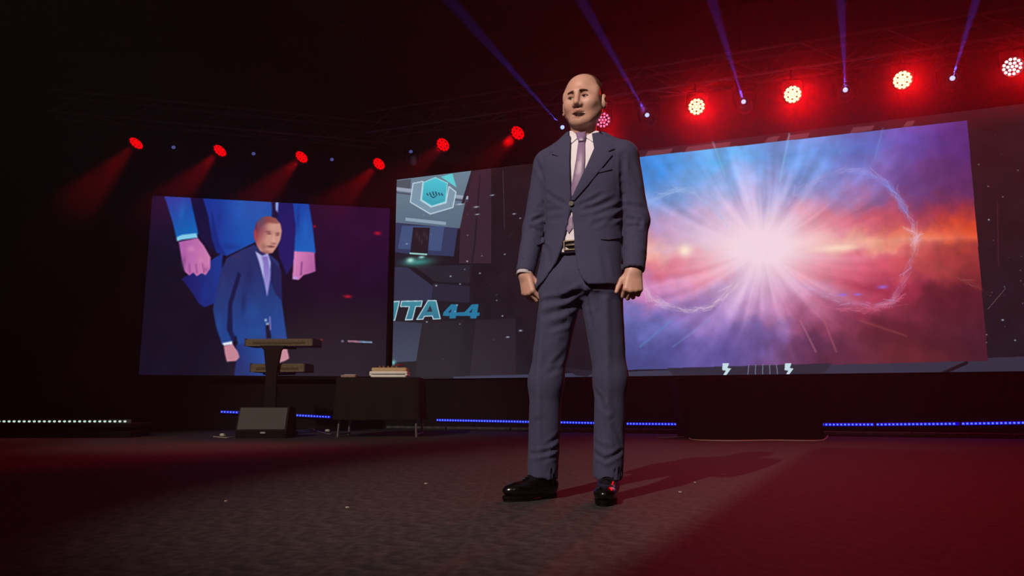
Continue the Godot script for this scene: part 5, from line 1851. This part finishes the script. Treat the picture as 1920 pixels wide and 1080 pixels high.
func belt(o: Node3D) -> void:
	var s := st()
	s.set_smooth_group(1)
	var n := 48
	var y := 1.048
	for i in n:
		var e := func(t: float, h: float, g: float) -> Vector3:
			var dir := torso_r * cos(t) * (0.158 + g) + torso_f * sin(t) * (0.102 + g)
			return Vector3(0.036, y + h, 0) + dir
		var p := TAU * i / n
		var q := TAU * (i + 1) / n
		quad(s, e.call(q, -0.017, 0.008), e.call(p, -0.017, 0.008), e.call(p, 0.017, 0.008), e.call(q, 0.017, 0.008))
		quad(s, e.call(q, 0.017, 0.008), e.call(p, 0.017, 0.008), e.call(p, 0.017, 0.0), e.call(q, 0.017, 0.0))
		quad(s, e.call(p, -0.017, 0.008), e.call(q, -0.017, 0.008), e.call(q, -0.017, 0.0), e.call(p, -0.017, 0.0))
	var b := put("belt", done(s), mat("belt_leather", Color(0.06, 0.05, 0.045), 0.35), o)
	var metal := mat("buckle_metal", Color(0.72, 0.66, 0.56), 0.25, 0.9)
	var k := Node3D.new()
	k.name = "buckle"
	b.add_child(k)
	var at := Vector3(0.036, y, 0) + torso_r * -0.028 + torso_f * 0.113
	k.transform = Transform3D(Basis(torso_r, Vector3.UP, torso_f), at)
	var fr := st()
	for q in [[Vector3(0.052, 0.006, 0.006), Vector3(0, 0.019, 0)], [Vector3(0.052, 0.006, 0.006), Vector3(0, -0.019, 0)], [Vector3(0.006, 0.044, 0.006), Vector3(0.024, 0, 0)], [Vector3(0.006, 0.044, 0.006), Vector3(-0.024, 0, 0)], [Vector3(0.04, 0.004, 0.005), Vector3(0.004, 0, 0.003)]]:
		add_box(fr, q[0], Transform3D(Basis(), q[1]), 0.0015)
	var m := MeshInstance3D.new()
	m.name = "frame"
	m.mesh = done(fr)
	m.material_override = metal
	k.add_child(m)

func cuff(o: Node3D, arm: Array, white: Material, r: float, out: float) -> void:
	var d: Vector3 = (arm[2] - arm[1]).normalized()
	var a: Vector3 = arm[2] - d * 0.035
	var b: Vector3 = arm[2] + d * out
	var x := d.cross(Vector3(0, 0, 1)).normalized()
	var y := d.cross(x)
	var s := st()
	s.set_smooth_group(1)
	var n := 28
	for i in n:
		var u := x * cos(TAU * i / n) + y * sin(TAU * i / n)
		var v := x * cos(TAU * (i + 1) / n) + y * sin(TAU * (i + 1) / n)
		quad(s, a + u * r, a + v * r, b + v * r, b + u * r)
		quad(s, b + u * r, b + v * r, b + v * (r - 0.004), b + u * (r - 0.004))
		quad(s, b + u * (r - 0.004), b + v * (r - 0.004), a + v * (r - 0.004), a + u * (r - 0.004))
	put("shirt_cuff", done(s), white, o)

func shoes(o: Node3D) -> void:
	var leather := mat("shoe_black", Color(0.028, 0.027, 0.028), 0.22)
	leather.clearcoat_enabled = true
	leather.clearcoat = 0.5
	leather.clearcoat_roughness = 0.15
	var rubber := mat("sole_black", Color(0.02, 0.02, 0.02), 0.6)
	# heel, toe
	var feet := [[Vector3(-0.085, 0, -0.045), Vector3(-0.305, 0, 0.10), leg_l[2]], [Vector3(0.14, 0, -0.045), Vector3(0.078, 0, 0.245), leg_r[2]]]
	for ft in feet:
		var heel: Vector3 = ft[0]
		var z: Vector3 = (ft[1] - heel).normalized()
		var long: float = heel.distance_to(ft[1])
		var ax := Basis(Vector3.UP.cross(z), Vector3.UP, z)
		var ankle: Vector3 = ((ft[2] as Vector3) - heel) * ax      # in the shoe's own axes
		var up := func(p: Vector3) -> float:
			var d := cap(p, Vector3(0, 0.052, 0.036), Vector3(0, 0.05, 0.12), 0.036, 0.041)
			d = smin(d, egg(p, Vector3(0, 0.042, long - 0.085), Vector3(0.046, 0.034, 0.085)), 0.03)
			d = smin(d, cap(p, Vector3(0, 0.06, 0.05), Vector3(0, 0.082, 0.075), 0.04, 0.036), 0.03)
			d = smin(d, cap(p, Vector3(0, 0.075, 0.09), Vector3(0, 0.055, 0.15), 0.03, 0.026), 0.02)
			d = maxf(d, 0.018 - p.y)
			d = maxf(d, p.y - 0.108 - 0.1 * (p.z - 0.06))
			return d
		var out := {"v": PackedVector3Array(), "i": PackedInt32Array()}
		surface_net(up, Vector3(-0.07, 0.0, -0.03), Vector3(0.07, 0.15, long + 0.03), 0.0055, out)
		# the seam of the toe cap and the lacing
		var v: PackedVector3Array = out.v
		var nn := net_normals(out)
		for k in v.size():
			var e := absf(v[k].z - (long - 0.09 - absf(v[k].x) * 0.3))
			if v[k].y > 0.03: v[k] -= nn[k] * 0.0018 * exp(-e * e / 0.000012)
		out.v = v
		var m := put("shoe", net_mesh(out), leather, o)
		m.transform = Transform3D(ax, heel)
		var line := []
		for k in 26:
			var t := PI * 2.0 * k / 26.0
			var zz := 0.5 * long - cos(t) * (0.5 * long + 0.002)
			var wd := 0.037 + 0.011 * smoothstep(0.25, 0.7, zz / long)
			line.append(Vector2(sin(t) * wd * 0.97 * (1.0 if absf(sin(t)) > 0.0 else 1.0), zz))
		# sole and heel block: outlines in x and z, raised along y
		var sole := put("sole", prism(line, 0.0, 0.01), rubber, m)
		sole.transform = Transform3D(Basis(Vector3.RIGHT, Vector3(0, 0, 1), Vector3.UP), Vector3(0, 0.012, 0))
		var block := []
		for q in line:
			if q.y < 0.075: block.append(q * Vector2(0.97, 1.0))
		var hb := put("heel", prism(block, 0.0, 0.013), rubber, m)
		hb.transform = Transform3D(Basis(Vector3.RIGHT, Vector3(0, 0, 1), Vector3.UP), Vector3.ZERO)
		var tip := []
		for q in line:
			if q.y > 0.12: tip.append(q * Vector2(0.97, 0.985))
		put("forefoot", prism(tip, 0.0, 0.013), rubber, m).transform = Transform3D(Basis(Vector3.RIGHT, Vector3(0, 0, 1), Vector3.UP), Vector3.ZERO)
		for k in 4:
			var zz := 0.1 + 0.017 * k
			var row := []
			for j in 7:
				var xx := lerpf(-0.016, 0.016, j / 6.0)
				var yy := 0.14
				for i in 30:
					var r: float = up.call(Vector3(xx, yy, zz))
					yy -= r * 0.8
					if absf(r) < 0.0006: break
				row.append(Vector3(xx, yy + 0.001, zz + xx * 0.2 * (1 if k % 2 else -1)))
			put("lace", tube(row, 0.0018, 5), mat("lace_black", Color(0.03, 0.03, 0.03), 0.7), m)

func microphone() -> void:
	var o := thing("headset_microphone", MAN, "thin beige headset microphone on the man's cheek", "microphone")
	var beige := mat("mic_beige", Color(0.66, 0.5, 0.42), 0.6)
	var path := []
	for q in [Vector3(-0.086, 0.006, -0.02), Vector3(-0.081, -0.01, 0.01), Vector3(-0.076, -0.035, 0.04), Vector3(-0.074, -0.062, 0.056), Vector3(-0.07, -0.078, 0.07)]:
		path.append(head_at + head_basis * q)
	put("boom", tube(path, 0.0016, 6), beige, o)
	var tip := put("capsule", egg_mesh(0.0075), beige, o)
	tip.position = path[4]
	put("ear_hook", tube([path[0], head_at + head_basis * Vector3(-0.09, 0.03, -0.02), head_at + head_basis * Vector3(-0.088, 0.032, -0.035), head_at + head_basis * Vector3(-0.086, 0.0, -0.04)], 0.0018, 6), beige, o)
